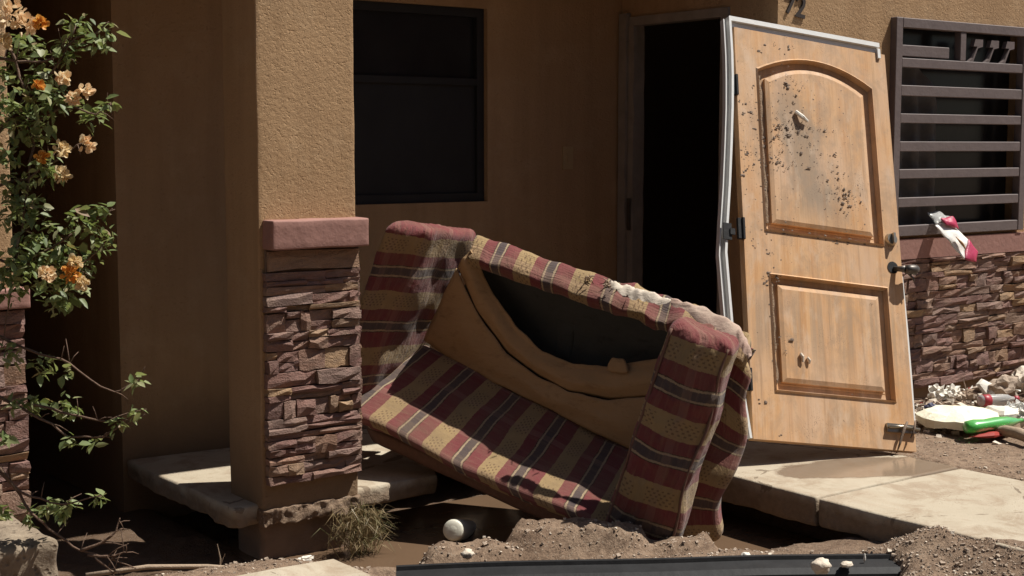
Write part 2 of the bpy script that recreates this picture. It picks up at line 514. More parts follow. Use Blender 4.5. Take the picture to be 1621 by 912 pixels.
class MB:
    def __init__(self):
        self.v = []; self.f = []; self.uv = []
    def add(self, vs, fs, uvs=None):
        b = len(self.v)
        self.v += [Vector(v) for v in vs]
        self.f += [tuple(i + b for i in f) for f in fs]
        if uvs: self.uv += uvs
        return self
    def box(self, x0, x1, y0, y1, z0, z1):
        vs = [(x, y, z) for z in (z0, z1) for y in (y0, y1) for x in (x0, x1)]
        return self.add(vs, [(0, 2, 3, 1), (4, 5, 7, 6), (0, 1, 5, 4), (2, 6, 7, 3), (0, 4, 6, 2), (1, 3, 7, 5)])
    def obox(self, o, ax, ay, az):
        o = Vector(o); ax = Vector(ax); ay = Vector(ay); az = Vector(az)
        vs = [o + ax * i + ay * j + az * k for k in (0, 1) for j in (0, 1) for i in (0, 1)]
        return self.add(vs, [(0, 2, 3, 1), (4, 5, 7, 6), (0, 1, 5, 4), (2, 6, 7, 3), (0, 4, 6, 2), (1, 3, 7, 5)])
    def tube(self, pts, rad, n=7, cap=True):
        pts = [Vector(p) for p in pts]
        rr = rad if isinstance(rad, (list, tuple)) else [rad] * len(pts)
        vs = []; fs = []
        up = Vector((0.13, 0.21, 1)).normalized()
        for i, p in enumerate(pts):
            d = (pts[min(i + 1, len(pts) - 1)] - pts[max(i - 1, 0)]).normalized()
            a = d.cross(up)
            if a.length < 1e-3: a = d.cross(Vector((1, 0, 0)))
            a.normalize(); b = d.cross(a)
            for k in range(n):
                t = 2 * math.pi * k / n
                vs.append(p + (a * math.cos(t) + b * math.sin(t)) * rr[i])
        for i in range(len(pts) - 1):
            for k in range(n):
                fs.append((i * n + k, i * n + (k + 1) % n, (i + 1) * n + (k + 1) % n, (i + 1) * n + k))
        if cap:
            fs.append(tuple(range(n))[::-1]); fs.append(tuple((len(pts) - 1) * n + k for k in range(n)))
        return self.add(vs, fs)
    def build(self, name, mat, parent=None, smooth=False, world_coords=True):
        return mesh_obj(name, self.v, self.f, mat, parent, smooth, self.uv if self.uv and len(self.uv) == len(self.v) else None, world_coords)

def cells(us, zs, hole, y0, y1, swap=False):
    """wall plate made of grid cells between us and zs, without the cells where hole(u,z) is true. swap: plate lies in a plane of constant X"""
    mb = MB()
    def P(u, y, z):
        return (y, u, z) if swap else (u, y, z)
    nu, nzz = len(us) - 1, len(zs) - 1
    solid = [[not hole((us[i] + us[i + 1]) / 2, (zs[j] + zs[j + 1]) / 2) for j in range(nzz)] for i in range(nu)]
    def quad(a, b, c, d): mb.add([a, b, c, d], [(0, 1, 2, 3)])
    for i in range(nu):
        for j in range(nzz):
            if not solid[i][j]: continue
            u0, u1, z0, z1 = us[i], us[i + 1], zs[j], zs[j + 1]
            quad(P(u0, y0, z0), P(u1, y0, z0), P(u1, y0, z1), P(u0, y0, z1))
            quad(P(u1, y1, z0), P(u0, y1, z0), P(u0, y1, z1), P(u1, y1, z1))
            if i == 0 or not solid[i - 1][j]: quad(P(u0, y1, z0), P(u0, y0, z0), P(u0, y0, z1), P(u0, y1, z1))
            if i == nu - 1 or not solid[i + 1][j]: quad(P(u1, y0, z0), P(u1, y1, z0), P(u1, y1, z1), P(u1, y0, z1))
            if j == 0 or not solid[i][j - 1]: quad(P(u0, y1, z0), P(u1, y1, z0), P(u1, y0, z0), P(u0, y0, z0))
            if j == nzz - 1 or not solid[i][j + 1]: quad(P(u0, y0, z1), P(u1, y0, z1), P(u1, y1, z1), P(u0, y1, z1))
    return mb

def rounded_grid(n, r, edge=False):
    """unit rounded box surface, coordinates in [-1,1]; n=(nx,ny,nz) r=(rx,ry,rz) rounding in unit space"""
    verts = {}; vs = []; fs = []
    def vid(i, j, k):
        key = (i, j, k)
        if key in verts: return verts[key]
        p = Vector((2 * i / n[0] - 1, 2 * j / n[1] - 1, 2 * k / n[2] - 1))
        if edge: p = Vector([math.sin(q * math.pi / 2) for q in p])
        c = Vector([max(-(1 - r[a]), min(1 - r[a], p[a])) for a in range(3)])
        d = Vector([(p[a] - c[a]) / r[a] for a in range(3)])
        if d.length > 1e-6:
            m = max(abs(x) for x in d)
            d = d.normalized() * m
            p = Vector([c[a] + d[a] * r[a] for a in range(3)])
        verts[key] = len(vs); vs.append(p)
        return verts[key]
    for i in range(n[0]):
        for j in range(n[1]):
            fs.append((vid(i, j, 0), vid(i, j + 1, 0), vid(i + 1, j + 1, 0), vid(i + 1, j, 0)))
            fs.append((vid(i, j, n[2]), vid(i + 1, j, n[2]), vid(i + 1, j + 1, n[2]), vid(i, j + 1, n[2])))
    for i in range(n[0]):
        for k in range(n[2]):
            fs.append((vid(i, 0, k), vid(i + 1, 0, k), vid(i + 1, 0, k + 1), vid(i, 0, k + 1)))
            fs.append((vid(i, n[1], k), vid(i, n[1], k + 1), vid(i + 1, n[1], k + 1), vid(i + 1, n[1], k)))
    for j in range(n[1]):
        for k in range(n[2]):
            fs.append((vid(0, j, k), vid(0, j, k + 1), vid(0, j + 1, k + 1), vid(0, j + 1, k)))
            fs.append((vid(n[0], j, k), vid(n[0], j + 1, k), vid(n[0], j + 1, k + 1), vid(n[0], j, k + 1)))
    return vs, fs

def trilin(c, p):
    """c: 8 corners ordered x fastest, then y, then z; p in [-1,1]"""
    x, y, z = [(q + 1) / 2 for q in p]
    a = lerp(lerp(c[0], c[1], x), lerp(c[2], c[3], x), y)
    b = lerp(lerp(c[4], c[5], x), lerp(c[6], c[7], x), y)
    return lerp(a, b, z)

def cage(name, corners, n, r, mat, parent, uvfun=None, lump=0.0, lscale=8, warp=None, off=0.0, edge=False):
    vs, fs = rounded_grid(n, r, edge)
    cs = [Vector(c) for c in corners]
    out = []; uvs = []
    for p in vs:
        w = trilin(cs, p)
        if warp: w = warp(p, w)
        if lump:
            w = w + Vector((nz(w, lscale, 1 + off), nz(w, lscale, 5 + off), nz(w, lscale, 9 + off))) * lump
        out.append(w)
        if uvfun: uvs.append(uvfun(p))
    return mesh_obj(name, out, fs, mat, parent, True, uvs if uvfun else None)

# =================================================================== GROUND
def gauss_seg(x, y, a, b, w):
    ax, ay = a; bx, by = b
    dx, dy = bx - ax, by - ay
    t = max(0, min(1, ((x - ax) * dx + (y - ay) * dy) / (dx * dx + dy * dy)))
    d2 = (x - ax - dx * t) ** 2 + (y - ay - dy * t) ** 2
    return math.exp(-d2 / (w * w))

def ground_z(x, y):
    z = -0.12 + 0.015 * nz((x, y, 0), 1.3) + 0.02 * nz((x, y, 3), 5)
    # washed-out bed between the pillar and the path
    d = sstep(2.45, 2.7, x) * (1 - sstep(4.62, 4.8, x)) * sstep(3.62, 4.15, y - 0.0 * x)
    side = sstep(-0.15, 0.25, (y - 4.459) + (x - 2.985) * 0.56)
    d = d * max(side, 0.0)
    z = lerp(z, -0.30 + 0.02 * nz((x, y, 7), 4), d)
    # shaded hollow left of the porch slab
    h = sstep(4.75, 5.05, y) * (1 - sstep(2.5, 2.75, x))
    z = lerp(z, -0.24 + 0.03 * nz((x, y, 1), 4), h)
    # mud ridge
    rn = nz((x, y, 2), 8) * 0.035 + nz((x, y, 4), 20) * 0.014 + abs(nz((x, y, 6), 40)) * 0.006
    g1 = gauss_seg(x, y, (3.36, 4.345), (3.64, 4.13), 0.15)
    g2 = gauss_seg(x, y, (3.02, 4.45), (3.86, 3.98), 0.13)
    top = max(-0.30 + 0.262 * min(1, g1 * 1.25), -0.30 + 0.205 * min(1, g2 * 1.25))
    if top > z: z = top
    z += rn * 0.9 * max(g1, g2)
    # gravel heaped against the path
    m = gauss_seg(x, y, (4.47, 3.36), (4.6, 2.4), 0.16) * (1 - sstep(3.30, 3.62, y))
    z += 0.115 * m + 0.6 * rn * m
    z += 0.03 * gauss_seg(x, y, (2.05, 4.75), (2.5, 4.6), 0.12) + 0.012 * nz((x, y, 9), 14)
    # trough pressed by the plastic strip
    g = gauss_seg(x, y, (2.75, 4.28), (4.12, 3.38), 0.15)
    if g > 0.2: z = lerp(z, min(z, -0.195), sstep(0.2, 0.6, g))
    # far side of the path
    if x > 5.3:
        t = sstep(5.38, 5.5, x)
        zr = -0.02 + 0.03 * sstep(4.2, 5.0, y) + 0.012 * nz((x, y, 5), 6) + 0.008 * nz((x, y, 5), 18)
        z = lerp(z, zr, t)
    # under slabs
    if 4.62 < x < 5.42 and y < 5.3: z = min(z, -0.16) if x < 5.3 else min(z, lerp(-0.16, z, sstep(5.36, 5.42, x)))
    if y > 5.25 and 2.4 < x < 5.6: z = min(z, -0.2)
    return z

def axis(fine0, fine1, step, far):
    a = [fine0]
    while a[-1] < fine1: a.append(a[-1] + step)
    s = step; hi = [a[-1]]
    while hi[-1] < far: s *= 1.35; hi.append(hi[-1] + s)
    s = step; lo = [a[0]]
    while lo[-1] > -far: s *= 1.35; lo.append(lo[-1] - s)
    return lo[:0:-1] + a + hi[1:]

xs = axis(1.6, 7.4, 0.022, 160)
ys = axis(2.7, 5.8, 0.022, 160)
gv = [(x, y, ground_z(x, y)) for y in ys for x in xs]
nx = len(xs)
gf = [(j * nx + i, j * nx + i + 1, (j + 1) * nx + i + 1, (j + 1) * nx + i) for j in range(len(ys) - 1) for i in range(nx - 1)]
tag(mesh_obj('ground', gv, gf, 'mud', smooth=True), kind='structure')

# standing muddy water in the washed-out bed
wv = [(2.55, 3.72, -0.232), (4.64, 3.72, -0.232), (4.64, 5.5, -0.232), (2.55, 5.5, -0.232)]
tag(mesh_obj('water', wv, [(0, 1, 2, 3)], 'muddy_water'), kind='structure')

# concrete slabs: subdivided plates with worn arrises and ragged undersides
def slab(name, x0, x1, y0, y1, top, bot, nxy, r, rag=0.02, cut=None):
    n = (nxy[0], nxy[1], 8)
    rr = (r / ((x1 - x0) / 2), r / ((y1 - y0) / 2), min(0.95, r / ((top - bot) / 2)))
    vs, fs = rounded_grid(n, rr, True)
    out = []
    for p in vs:
        x = lerp(x0, x1, (p[0] + 1) / 2); y = lerp(y0, y1, (p[1] + 1) / 2); z = lerp(bot, top, (p[2] + 1) / 2)
        w = Vector((x, y, z))
        k = 1 - sstep(0.2, 0.95, (p[2] + 1) / 2)
        w.x += nz(w, 7, 2) * rag * (0.35 + k) + nz(w, 26, 5) * rag * 0.7 * k
        w.y += nz(w, 7, 8) * rag * (0.35 + k) + nz(w, 26, 3) * rag * 0.7 * k
        w.z += nz(w, 2.2, 4) * 0.006 + (nz(w, 9, 6) * 0.008 * k)
        if cut: w = cut(w)
        out.append(w)
    o = mesh_obj(name, out, fs, 'concrete', smooth=True)
    return tag(o, kind='structure')

def porch_cut(w):
    # the outer corner beside the couch has broken away
    if w.x > 3.4:
        t = sstep(3.44, 3.62, w.x)
        lim = 5.15 + 0.55 * t + 0.05 * nz(w, 6)
        if w.y < lim: w.y = lim
    return w
slab('porch_slab', 2.485, 5.44, 5.14, 6.24, 0.0, -0.085, (150, 50), 0.014, 0.02, porch_cut)
slab('path_slab', 4.466, 5.41, 3.894, 5.12, 0.0, -0.125, (60, 60), 0.012, 0.010)
slab('path_slab', 4.466, 5.41, 0.9, 3.882, -0.003, -0.12, (60, 130), 0.012, 0.010)

# unseen dark street, added behind the viewer to cut bounce light
rv = [(-70, -9, -0.10), (70, -9, -0.10), (70, 0.6, -0.10), (-70, 0.6, -0.10)]
tag(mesh_obj('added_road', rv, [(0, 1, 2, 3)], 'asphalt'), kind='structure')

# unseen house and trees, added behind the viewer to block sky light
opp = thing('sky_block_house', 'unseen two storey brick-red house added to block sky light', 'house', (2, -9.5, 0))
cells([-22, -12, -10.5, -4, -2.5, 3, 4.5, 10, 11.5, 22], [-0.2, 1.0, 2.2, 3.6, 4.8, 6.2],
      lambda u, z: any(a < u < a + 1.5 for a in (-12, -4, 3, 10)) and (1.0 < z < 2.2 or 3.6 < z < 4.8), -8.0, -7.8).build('wall', 'blocker_paint', opp)
for a in (-12, -4, 3, 10):
    for z in (1.0, 3.6):
        wnd = MB().box(a, a + 1.5, -7.93, -7.88, z, z + 1.2).build('window', 'pane_glass', opp)
MB().box(-22.2, 22.2, -14, -7.6, 6.2, 6.4).box(-22, 22, -14, -13.8, -0.2, 6.2).box(-22, -21.8, -13.8, -8, -0.2, 6.2).box(21.8, 22, -13.8, -8, -0.2, 6.2).build('roof', 'roof_plaster', opp)
tr = random.Random(3)
def sky_block_tree(x, y, label, r):
    t = thing('sky_block_tree', label, 'tree', (x, y, -0.12), 'added sky-blocking trees')
    b = V(x, y, 0)
    MB().tube([b + V(0, 0, -0.2), b + V(.05, .05, 1.2), b + V(0, 0, 2.6), b + V(.1, .1, 4.8)], [0.2, 0.16, 0.13, 0.06], 10).tube([b + V(0, 0, 2.3), b + V(-.7, -.4, 3.5), b + V(-1.2, -.6, 4.6)], [0.1, 0.07, 0.03], 8).tube([b + V(0, 0, 2.5), b + V(.6, .6, 3.6), b + V(1.0, 1.0, 4.7)], [0.1, 0.07, 0.03], 8).build('trunk', 'twig', t, True)
    cm = MB()
    for k in range(9000):
        d = V(tr.gauss(0, 1), tr.gauss(0, 1), tr.gauss(0, 1)).normalized() * tr.random() ** 0.45
        q = V(x + d.x * r, y + d.y * r, 5.3 + d.z * r * 1.05)
        if nz(q, 0.9, 3) < -0.25: continue
        a = V(tr.gauss(0, 1), tr.gauss(0, 1), tr.gauss(0, .6)).normalized() * 0.11
        c = a.cross(V(tr.gauss(0, 1), tr.gauss(0, 1), tr.gauss(0, 1))).normalized() * 0.065
        cm.add([q - a, q - c, q + a, q + c], [(0, 1, 2, 3)])
    tag(cm.build('crown', 'tree_leaf', t), kind='stuff')
sky_block_tree(-3.4, 1.2, 'unseen dense dark tree added beside the plot to block sky light', 2.9)
sky_block_tree(0.2, -4.2, 'unseen dense dark tree added at the far kerb to block sky light', 2.9)

# =================================================================== HOUSE
WX, WY, BY = 5.46, 5.07, 6.25       # wing corner x, wing front y, porch wall y
house = thing('house', 'ochre stucco house with shaded porch, barred window and stone skirting', 'house', (4.5, 6.0, 0))

# porch back wall with window opening
PWX0, PWX1, PWZ0, PWZ1 = 3.30, 4.525, 1.13, 2.14
w = cells([2.477, PWX0, PWX1, WX + 0.1], [-0.3, PWZ0, PWZ1, 2.75], lambda u, z: PWX0 < u < PWX1 and PWZ0 < z < PWZ1, BY, BY + 0.15)
porch_wall = w.build('porch_wall', 'stucco', house)
# side wall of the house along the passage
cells([BY + 0.15, 11.0], [-0.3, 2.75], lambda u, z: False, 2.477, 2.62, True).build('side_wall', 'stucco', house)
# wing: return wall with doorway, front wall with window opening
DY0, DY1, DZ = 5.40, 6.17, 2.14
cells([WY + 0.15, DY0, DY1, BY - 0.002], [-0.3, 0.0, DZ, 3.0], lambda u, z: DY0 < u < DY1 and 0 < z < DZ, WX, WX + 0.06, True).build('return_wall', 'stucco', house)
WWX0, WWX1, WWZ0, WWZ1 = 6.36, 7.56, 0.945, 2.09
wing = cells([WX, WWX0, WWX1, 9.2], [-0.3, WWZ0, WWZ1, 3.0], lambda u, z: WWX0 < u < WWX1 and WWZ0 < z < WWZ1, WY, WY + 0.15).build('wing_wall', 'stucco', house)
# rooms behind the openings
MB().box(WX + 0.16, 9.2, 9.0, 9.1, -0.05, 2.9).box(9.1, 9.25, WY + 0.16, 9.0, -0.05, 2.9).box(WX + 0.16, 9.1, WY + 0.16, 9.0, -0.1, -0.02).box(2.63, 5.5, 9.0, 9.1, -0.05, 2.7).box(5.47, 5.6, BY + 0.16, 8.99, -0.05, 2.7).build('interior', 'dark_room', house)
# roofs
MB().box(0.2, WX + 0.1, 5.155, 11.2, 2.62, 2.76).build('porch_roof', 'roof_plaster', house)
MB().box(WX - 0.1, 9.4, WY - 0.06, 11.2, 3.0, 3.14).build('wing_roof', 'roof_plaster', house)
MB().box(1.45, 2.47, 10.9, 11.1, -0.3, 2.62).box(1.45, 1.6, 5.95, 10.9, -0.3, 2.62).build('passage_shade_wall', 'stucco', house)  # unseen walls, added close in to keep the passage dark

# porch window: frame, panes, screen
pw = MB()
t = 0.045
pw.box(PWX0, PWX1, BY + 0.03, BY + 0.09, PWZ0, PWZ0 + t).box(PWX0, PWX1, BY + 0.03, BY + 0.09, PWZ1 - t, PWZ1)
pw.box(PWX0, PWX0 + t, BY + 0.031, BY + 0.089, PWZ0 + t, PWZ1 - t).box(PWX1 - t, PWX1, BY + 0.031, BY + 0.089, PWZ0 + t, PWZ1 - t)
pw.box(PWX0 + t, PWX1 - t, BY + 0.032, BY + 0.085, 1.74, 1.775)
pwo = pw.build('porch_window', 'screen_dark', house)
MB().box(PWX0 + t, PWX1 - t, BY + 0.052, BY + 0.058, PWZ0 + t, 1.74).build('pane', 'screen_dark', pwo)
MB().box(PWX0 + t, PWX1 - t, BY + 0.062, BY + 0.068, 1.775, PWZ1 - t).build('pane', 'pane_glass', pwo)
# light switch beside the doorway
ls = MB().box(5.033, 5.105, BY - 0.008, BY - 0.0005, 1.295, 1.42).build('light_switch', 'switch_plate', house)
MB().box(5.059, 5.079, BY - 0.014, BY - 0.0085, 1.335, 1.38).build('toggle', 'switch_plate', ls)

# door frame in the return wall (battered trim)
df = MB()
def ragged(mb, x0, x1, y0, y1, z0, z1, n=22, amp=0.007, seed=0):
    vs = []; fs = []
    for i in range(n + 1):
        z = lerp(z0, z1, i / n)
        a = amp * nz((z, seed, 0), 9) + amp * 0.6 * nz((z, seed, 4), 30)
        b = amp * nz((z, seed, 2), 9)
        vs += [(x0 + a, y0 + b, z), (x1, y0 + b, z), (x1, y1 + a, z), (x0 + a, y1 + a, z)]
    for i in range(n):
        for k in range(4):
            fs.append((i * 4 + k, i * 4 + (k + 1) % 4, i * 4 + 4 + (k + 1) % 4, i * 4 + 4 + k))
    mb.add(vs, fs + [(3, 2, 1, 0), tuple(n * 4 + k for k in range(4))])
ragged(df, WX - 0.02, WX + 0.062, 6.125, 6.168, 0.0, DZ - 0.05, seed=1)
ragged(df, WX - 0.035, WX - 0.002, 6.175, 6.235, 0.0, DZ + 0.02, seed=3, amp=0.01)
ragged(df, WX - 0.02, WX + 0.062, 5.402, 5.45, 0.0, DZ - 0.05, seed=5)
df.box(WX - 0.015, WX + 0.06, 5.402, 6.168, DZ - 0.05, DZ - 0.002)
dfo = df.build('door_frame', 'trim_grey', house)
MB().box(WX - 0.036, WX - 0.029, 6.13, 6.155, 0.95, 1.13).build('strike_plate', 'dark_steel', dfo)

# wing window: sill band, pane, curtain, grille
SZ0, SZ1 = 0.805, 0.905
sill = []
MB().box(WX - 0.012, 9.2, WY - 0.03, WY + 0.02, SZ0, SZ1 + 0.01).build('window_sill', 'band_paint', house)
ww = MB().box(WWX0 + .002, WWX1 - .002, WY + 0.1, WY + 0.106, WWZ0 + .002, WWZ1 - .002).build('window_pane', 'pane_glass', house)
cv = []; cf = []
for i in range(31):
    for j in range(13):
        u = i / 30; v = j / 12
        x = 6.41 + 0.46 * u; z = 0.95 + 0.95 * v
        cv.append((x + 0.03 * nz((u, v, 0), 5), WY + 0.078 + 0.018 * math.sin(u * 19 + 2 * v) + 0.008 * nz((u, v, 3), 9), z - 0.5 * max(0, u - 0.55) * v))
for i in range(30):
    for j in range(12):
        if True:
            cf.append((i * 13 + j, i * 13 + 13 + j, i * 13 + 14 + j, i * 13 + j + 1))
mesh_obj('curtain', cv, cf, 'curtain', house, True)
gr = bpy.data.objects.new('window_grille', None); COL.objects.link(gr); gr.parent = house
GY0, GY1 = WY - 0.04, WY + 0.01
GX0, GX1 = 6.335, 7.545
def bar(x0, x1, z0, z1, y0=GY0, y1=GY1):
    b = bmesh.new()
    bmesh.ops.create_cube(b, size=1)
    for v in b.verts:
        v.co = Vector((lerp(x0, x1, v.co.x + .5), lerp(y0, y1, v.co.y + .5), lerp(z0, z1, v.co.z + .5)))
    bmesh.ops.bevel(b, geom=b.edges[:], offset=0.003, segments=1, affect='EDGES')
    me = bpy.data.meshes.new('bar')
    for v in b.verts: v.co -= house.location
    b.to_mesh(me); b.free()
    me.materials.append(M['grille_paint'])
    o = bpy.data.objects.new('bar', me); COL.objects.link(o); o.parent = gr
    return o
bar(GX0, GX0 + 0.055, 0.932, 2.108)
bar(GX1 - 0.055, GX1, 0.932, 2.108)
bar(GX0 + 0.056, GX1 - 0.056, 2.055, 2.107)
for z0, z1 in ((1.844, 1.894), (1.692, 1.749), (1.546, 1.597), (1.393, 1.447), (1.246, 1.297), (1.091, 1.143), (0.933, 0.991)):
    bar(GX0 + 0.056, GX1 - 0.056, z0, z1, GY0 + 0.003, GY1 - 0.002)
bar(6.897, 6.949, 1.8945, 2.0545, GY0 + 0.004, GY1 - 0.003)
bar(6.392, 6.82, 1.905, 1.965, GY0 + 0.02, GY1 - 0.008)
for x in (6.99, 7.14, 7.29):       # scroll-cut brackets in the upper right cell
    s = MB()
    prof = [(0.0, 0.0), (0.035, 0.0), (0.075, 0.075), (0.12, 0.085), (0.12, 0.125), (0.05, 0.125), (0.035, 0.085), (0.07, 0.085), (0.03, 0.02)]
    vs = [(x + a, GY0 + 0.01, 1.896 + b) for a, b in prof] + [(x + a, GY1 - 0.012, 1.896 + b) for a, b in prof]
    k = len(prof)
    s.add(vs, [tuple(range(k)), tuple(range(2 * k - 1, k - 1, -1))] + [(i, i + k, (i + 1) % k + k, (i + 1) % k) for i in range(k)])
    s.build('bracket', 'grille_paint', gr)

# house number painted metal digits
for ch, x, z in (('7', 5.50, 2.09), ('2', 5.575, 2.075)):
    cu = bpy.data.curves.new('digit', 'FONT')
    cu.body = ch; cu.size = 0.155; cu.extrude = 0.004; cu.offset = 0.002
    to = bpy.data.objects.new('digit_source', cu); COL.objects.link(to)
    me = bpy.data.meshes.new_from_object(to.evaluated_get(bpy.context.evaluated_depsgraph_get()))
    bpy.data.objects.remove(to)
    me.materials.clear(); me.materials.append(M['digit_paint'])
    o = bpy.data.objects.new('digit', me); COL.objects.link(o); o.parent = house
    o.location = Vector((x, WY - 0.006, z)) - house.location
    o.rotation_euler = (math.radians(90), math.radians(8), 0)

# ---- ledge stones: each stone is a chunk with its own mesh
def stone_mesh(w, h, d, seed):
    """front looks to -Y, lower left back corner at the origin"""
    rnd = random.Random(seed)
    nxs, nzs = (4, 3) if w > 0.09 else (3, 3)
    vs = []; fs = []
    tilt = rnd.uniform(-0.35, 0.35); tz = rnd.uniform(-0.3, 0.5)
    for k in range(nzs):
        for i in range(nxs):
            u = i / (nxs - 1); v = k / (nzs - 1)
            e = 0.80 if (i in (0, nxs - 1) or k in (0, nzs - 1)) else 1.0
            x = w * u; z = h * v
            if 0 < i < nxs - 1: x += rnd.uniform(-0.12, 0.12) * w
            else: x += rnd.uniform(-0.004, 0.003) * (1 if i == 0 else -1)
            if 0 < k < nzs - 1: z += rnd.uniform(-0.2, 0.2) * h
            else: z += rnd.uniform(-0.05, 0.10) * h * (1 if k == 0 else -1)
            y = -d * e * (1 + tilt * (u - .5) + tz * (v - 0.5)) - rnd.uniform(-0.006, 0.006)
            vs.append((x, y, z))
    for k in range(nzs - 1):
        for i in range(nxs - 1):
            a = k * nxs + i
            fs.append((a, a + 1, a + nxs + 1, a + nxs))
    ring = [i for i in range(nxs)] + [k * nxs + nxs - 1 for k in range(1, nzs)] + [(nzs - 1) * nxs + i for i in range(nxs - 2, -1, -1)] + [k * nxs for k in range(nzs - 2, 0, -1)]
    b = len(vs)
    for r in ring:
        x, y, z = vs[r]
        vs.append((x, 0.012, z))
    m = len(ring)
    for q in range(m):
        fs.append((ring[(q + 1) % m], ring[q], b + q, b + (q + 1) % m))
    me = bpy.data.meshes.new('stone')
    me.from_pydata(vs, [], fs)
    me.materials.append(M['ledge_stone'])
    return me

def lay_stones(parent, origin, rotz, width, z0, z1, hmin, hmax, wmin, wmax, dmin, dmax, seed, ragged_end=0.0):
    rnd = random.Random(seed)
    R = Matrix.Rotation(rotz, 4, 'Z')
    base = root_of(parent).location
    z = z0; out = []
    while z < z1 - 0.012:
        h = rnd.uniform(hmin, hmax)
        if z + h > z1 - hmin * 0.6: h = z1 - z
        x = -rnd.uniform(0, ragged_end)
        while x < width - 0.01:
            w = rnd.uniform(wmin, wmax) * (0.6 if h > 0.8 * hmax else 1.1)
            if x + w > width - wmin * 0.6: w = width - x + rnd.uniform(0, ragged_end)
            parts = [(z, h)]
            if h > 0.62 * hmax and rnd.random() < 0.45:
                s = rnd.uniform(0.35, 0.65)
                parts = [(z, h * s), (z + h * s, h * (1 - s))]
            for zz, hh in parts:
                g = 0.0008
                me = stone_mesh(w - 2 * g, hh - 2 * g, rnd.uniform(dmin, dmax), rnd.random())
                o = bpy.data.objects.new('stone', me); COL.objects.link(o); o.parent = parent
                loc = Vector(origin) + R @ Vector((x + g, 0, 0)) + Vector((0, 0, zz + g))
                o.location = loc - base
                o.rotation_euler = (0, rnd.uniform(-0.02, 0.02), rotz)
                out.append(o)
            x += w
        z += h
    return out

# stone skirting of the wing, on a mortar bed
MB().box(WX, 9.2, WY - 0.012, WY - 0.001, 0.075, SZ0 - 0.001).build('mortar_bed', 'mortar', wing)
lay_stones(wing, (WX + 0.005, WY - 0.012, 0), 0, 2.75, 0.075, SZ0 - 0.004, 0.026, 0.08, 0.08, 0.28, 0.008, 0.032, 11)

# =================================================================== PILLARS
PX0, PX1, PY0, PY1 = 2.592, 3.030, 5.10, 5.39
pil = thing('porch_pillar', 'square ochre stucco porch pillar with ledge stone front beside the couch', 'pillar', (2.81, 5.245, -0.25))
def rough_block(x0, x1, y0, y1, z0, z1, n, r, amp, name, mat, parent, sc_=9):
    c = [(x, y, z) for z in (z0, z1) for y in (y0, y1) for x in (x0, x1)]
    return cage(name, c, n, r, mat, parent, None, amp, sc_, None, 0.0, True)
rough_block(PX0, PX1, PY0, PY1, -0.02, 2.62, (14, 14, 60), (0.03, 0.04, 0.004), 0.003, 'shaft', 'stucco', pil, 5)
rough_block(PX0 + 0.015, PX1 - 0.01, PY0 + 0.03, PY1 - 0.02, -0.33, -0.021, (14, 10, 12), (0.12, 0.12, 0.1), 0.02, 'footing', 'mortar', pil, 14)
# crumbling ledge of render at the foot of the shaft
def ledge_warp(p, w):
    if p[2] < 0: w.z += 0.02 * nz(w, 7, 2) + 0.012 * nz(w, 30, 5)
    w.y += 0.012 * nz(w, 28, 4) + 0.008 * nz(w, 70, 1)
    w.z += 0.004 * nz(w, 40, 3)
    return w
cage('render_lip', [(x, y, z) for z in (-0.075, -0.015) for y in (PY0 - 0.016, PY1 - 0.1) for x in (PX0 - 0.005, PX1 + 0.005)], (110, 20, 10), (0.02, 0.05, 0.15), 'mud', pil, None, 0.004, 30, ledge_warp, 0.0, True)
rough_block(PX0 + 0.018, PX1 + 0.012, PY0 - 0.085, PY1 - 0.02, 1.02, 1.135, (16, 8, 6), (0.03, 0.03, 0.08), 0.003, 'cap', 'band_paint', pil, 8)
# stone veneer: front and right-hand return
vb = MB().box(PX0 + 0.022, PX1 + 0.004, PY0 - 0.014, PY0 - 0.003, 0.10, 1.018).box(PX1 - 0.004, PX1 + 0.005, PY0 - 0.002, PY1 - 0.06, 0.10, 1.018).build('veneer', 'mortar', pil)
lay_stones(vb, (PX0 + 0.016, PY0 - 0.012, 0), 0, 0.416, 0.085, 0.93, 0.022, 0.085, 0.06, 0.25, 0.012, 0.036, 21, 0.005)
lay_stones(vb, (PX1 + 0.003, PY0 - 0.012, 0), math.pi / 2, 0.27, 0.085, 0.93, 0.035, 0.075, 0.08, 0.17, 0.006, 0.014, 22)
# smooth grey course under the cap
me = stone_mesh(0.41, 0.08, 0.022, 4)
o = bpy.data.objects.new('stone', me); COL.objects.link(o); o.parent = vb
o.location = Vector((PX0 + 0.028, PY0 - 0.012, 0.935)) - pil.location

gp = thing('garden_pillar', 'stone faced stucco pillar half hidden behind the bougainvillea', 'pillar', (1.36, 4.95, 0))
rough_block(1.14, 1.565, 4.86, 5.15, 0.15, 2.6, (14, 14, 60), (0.03, 0.04, 0.004), 0.003, 'shaft', 'stucco', gp, 5)
rough_block(1.15, 1.60, 4.80, 5.14, 0.885, 0.95, (14, 8, 6), (0.03, 0.03, 0.08), 0.003, 'cap', 'band_paint', gp, 8)
gvb = MB().box(1.15, 1.575, 4.846, 4.857, 0.16, 0.884).box(1.568, 1.578, 4.858, 5.1, 0.16, 0.884).build('veneer', 'mortar', gp)
lay_stones(gvb, (1.16, 4.848, 0), 0, 0.425, 0.16, 0.88, 0.03, 0.075, 0.08, 0.2, 0.012, 0.035, 31)
cb = thing('concrete_block', 'weathered concrete plinth block at the foot of the bougainvillea', 'block', (1.25, 4.6, -0.1))
rough_block(0.9, 1.515, 4.36, 5.1, -0.2, 0.205, (50, 50, 30), (0.06, 0.06, 0.12), 0.011, 'body', 'old_concrete', cb, 12)

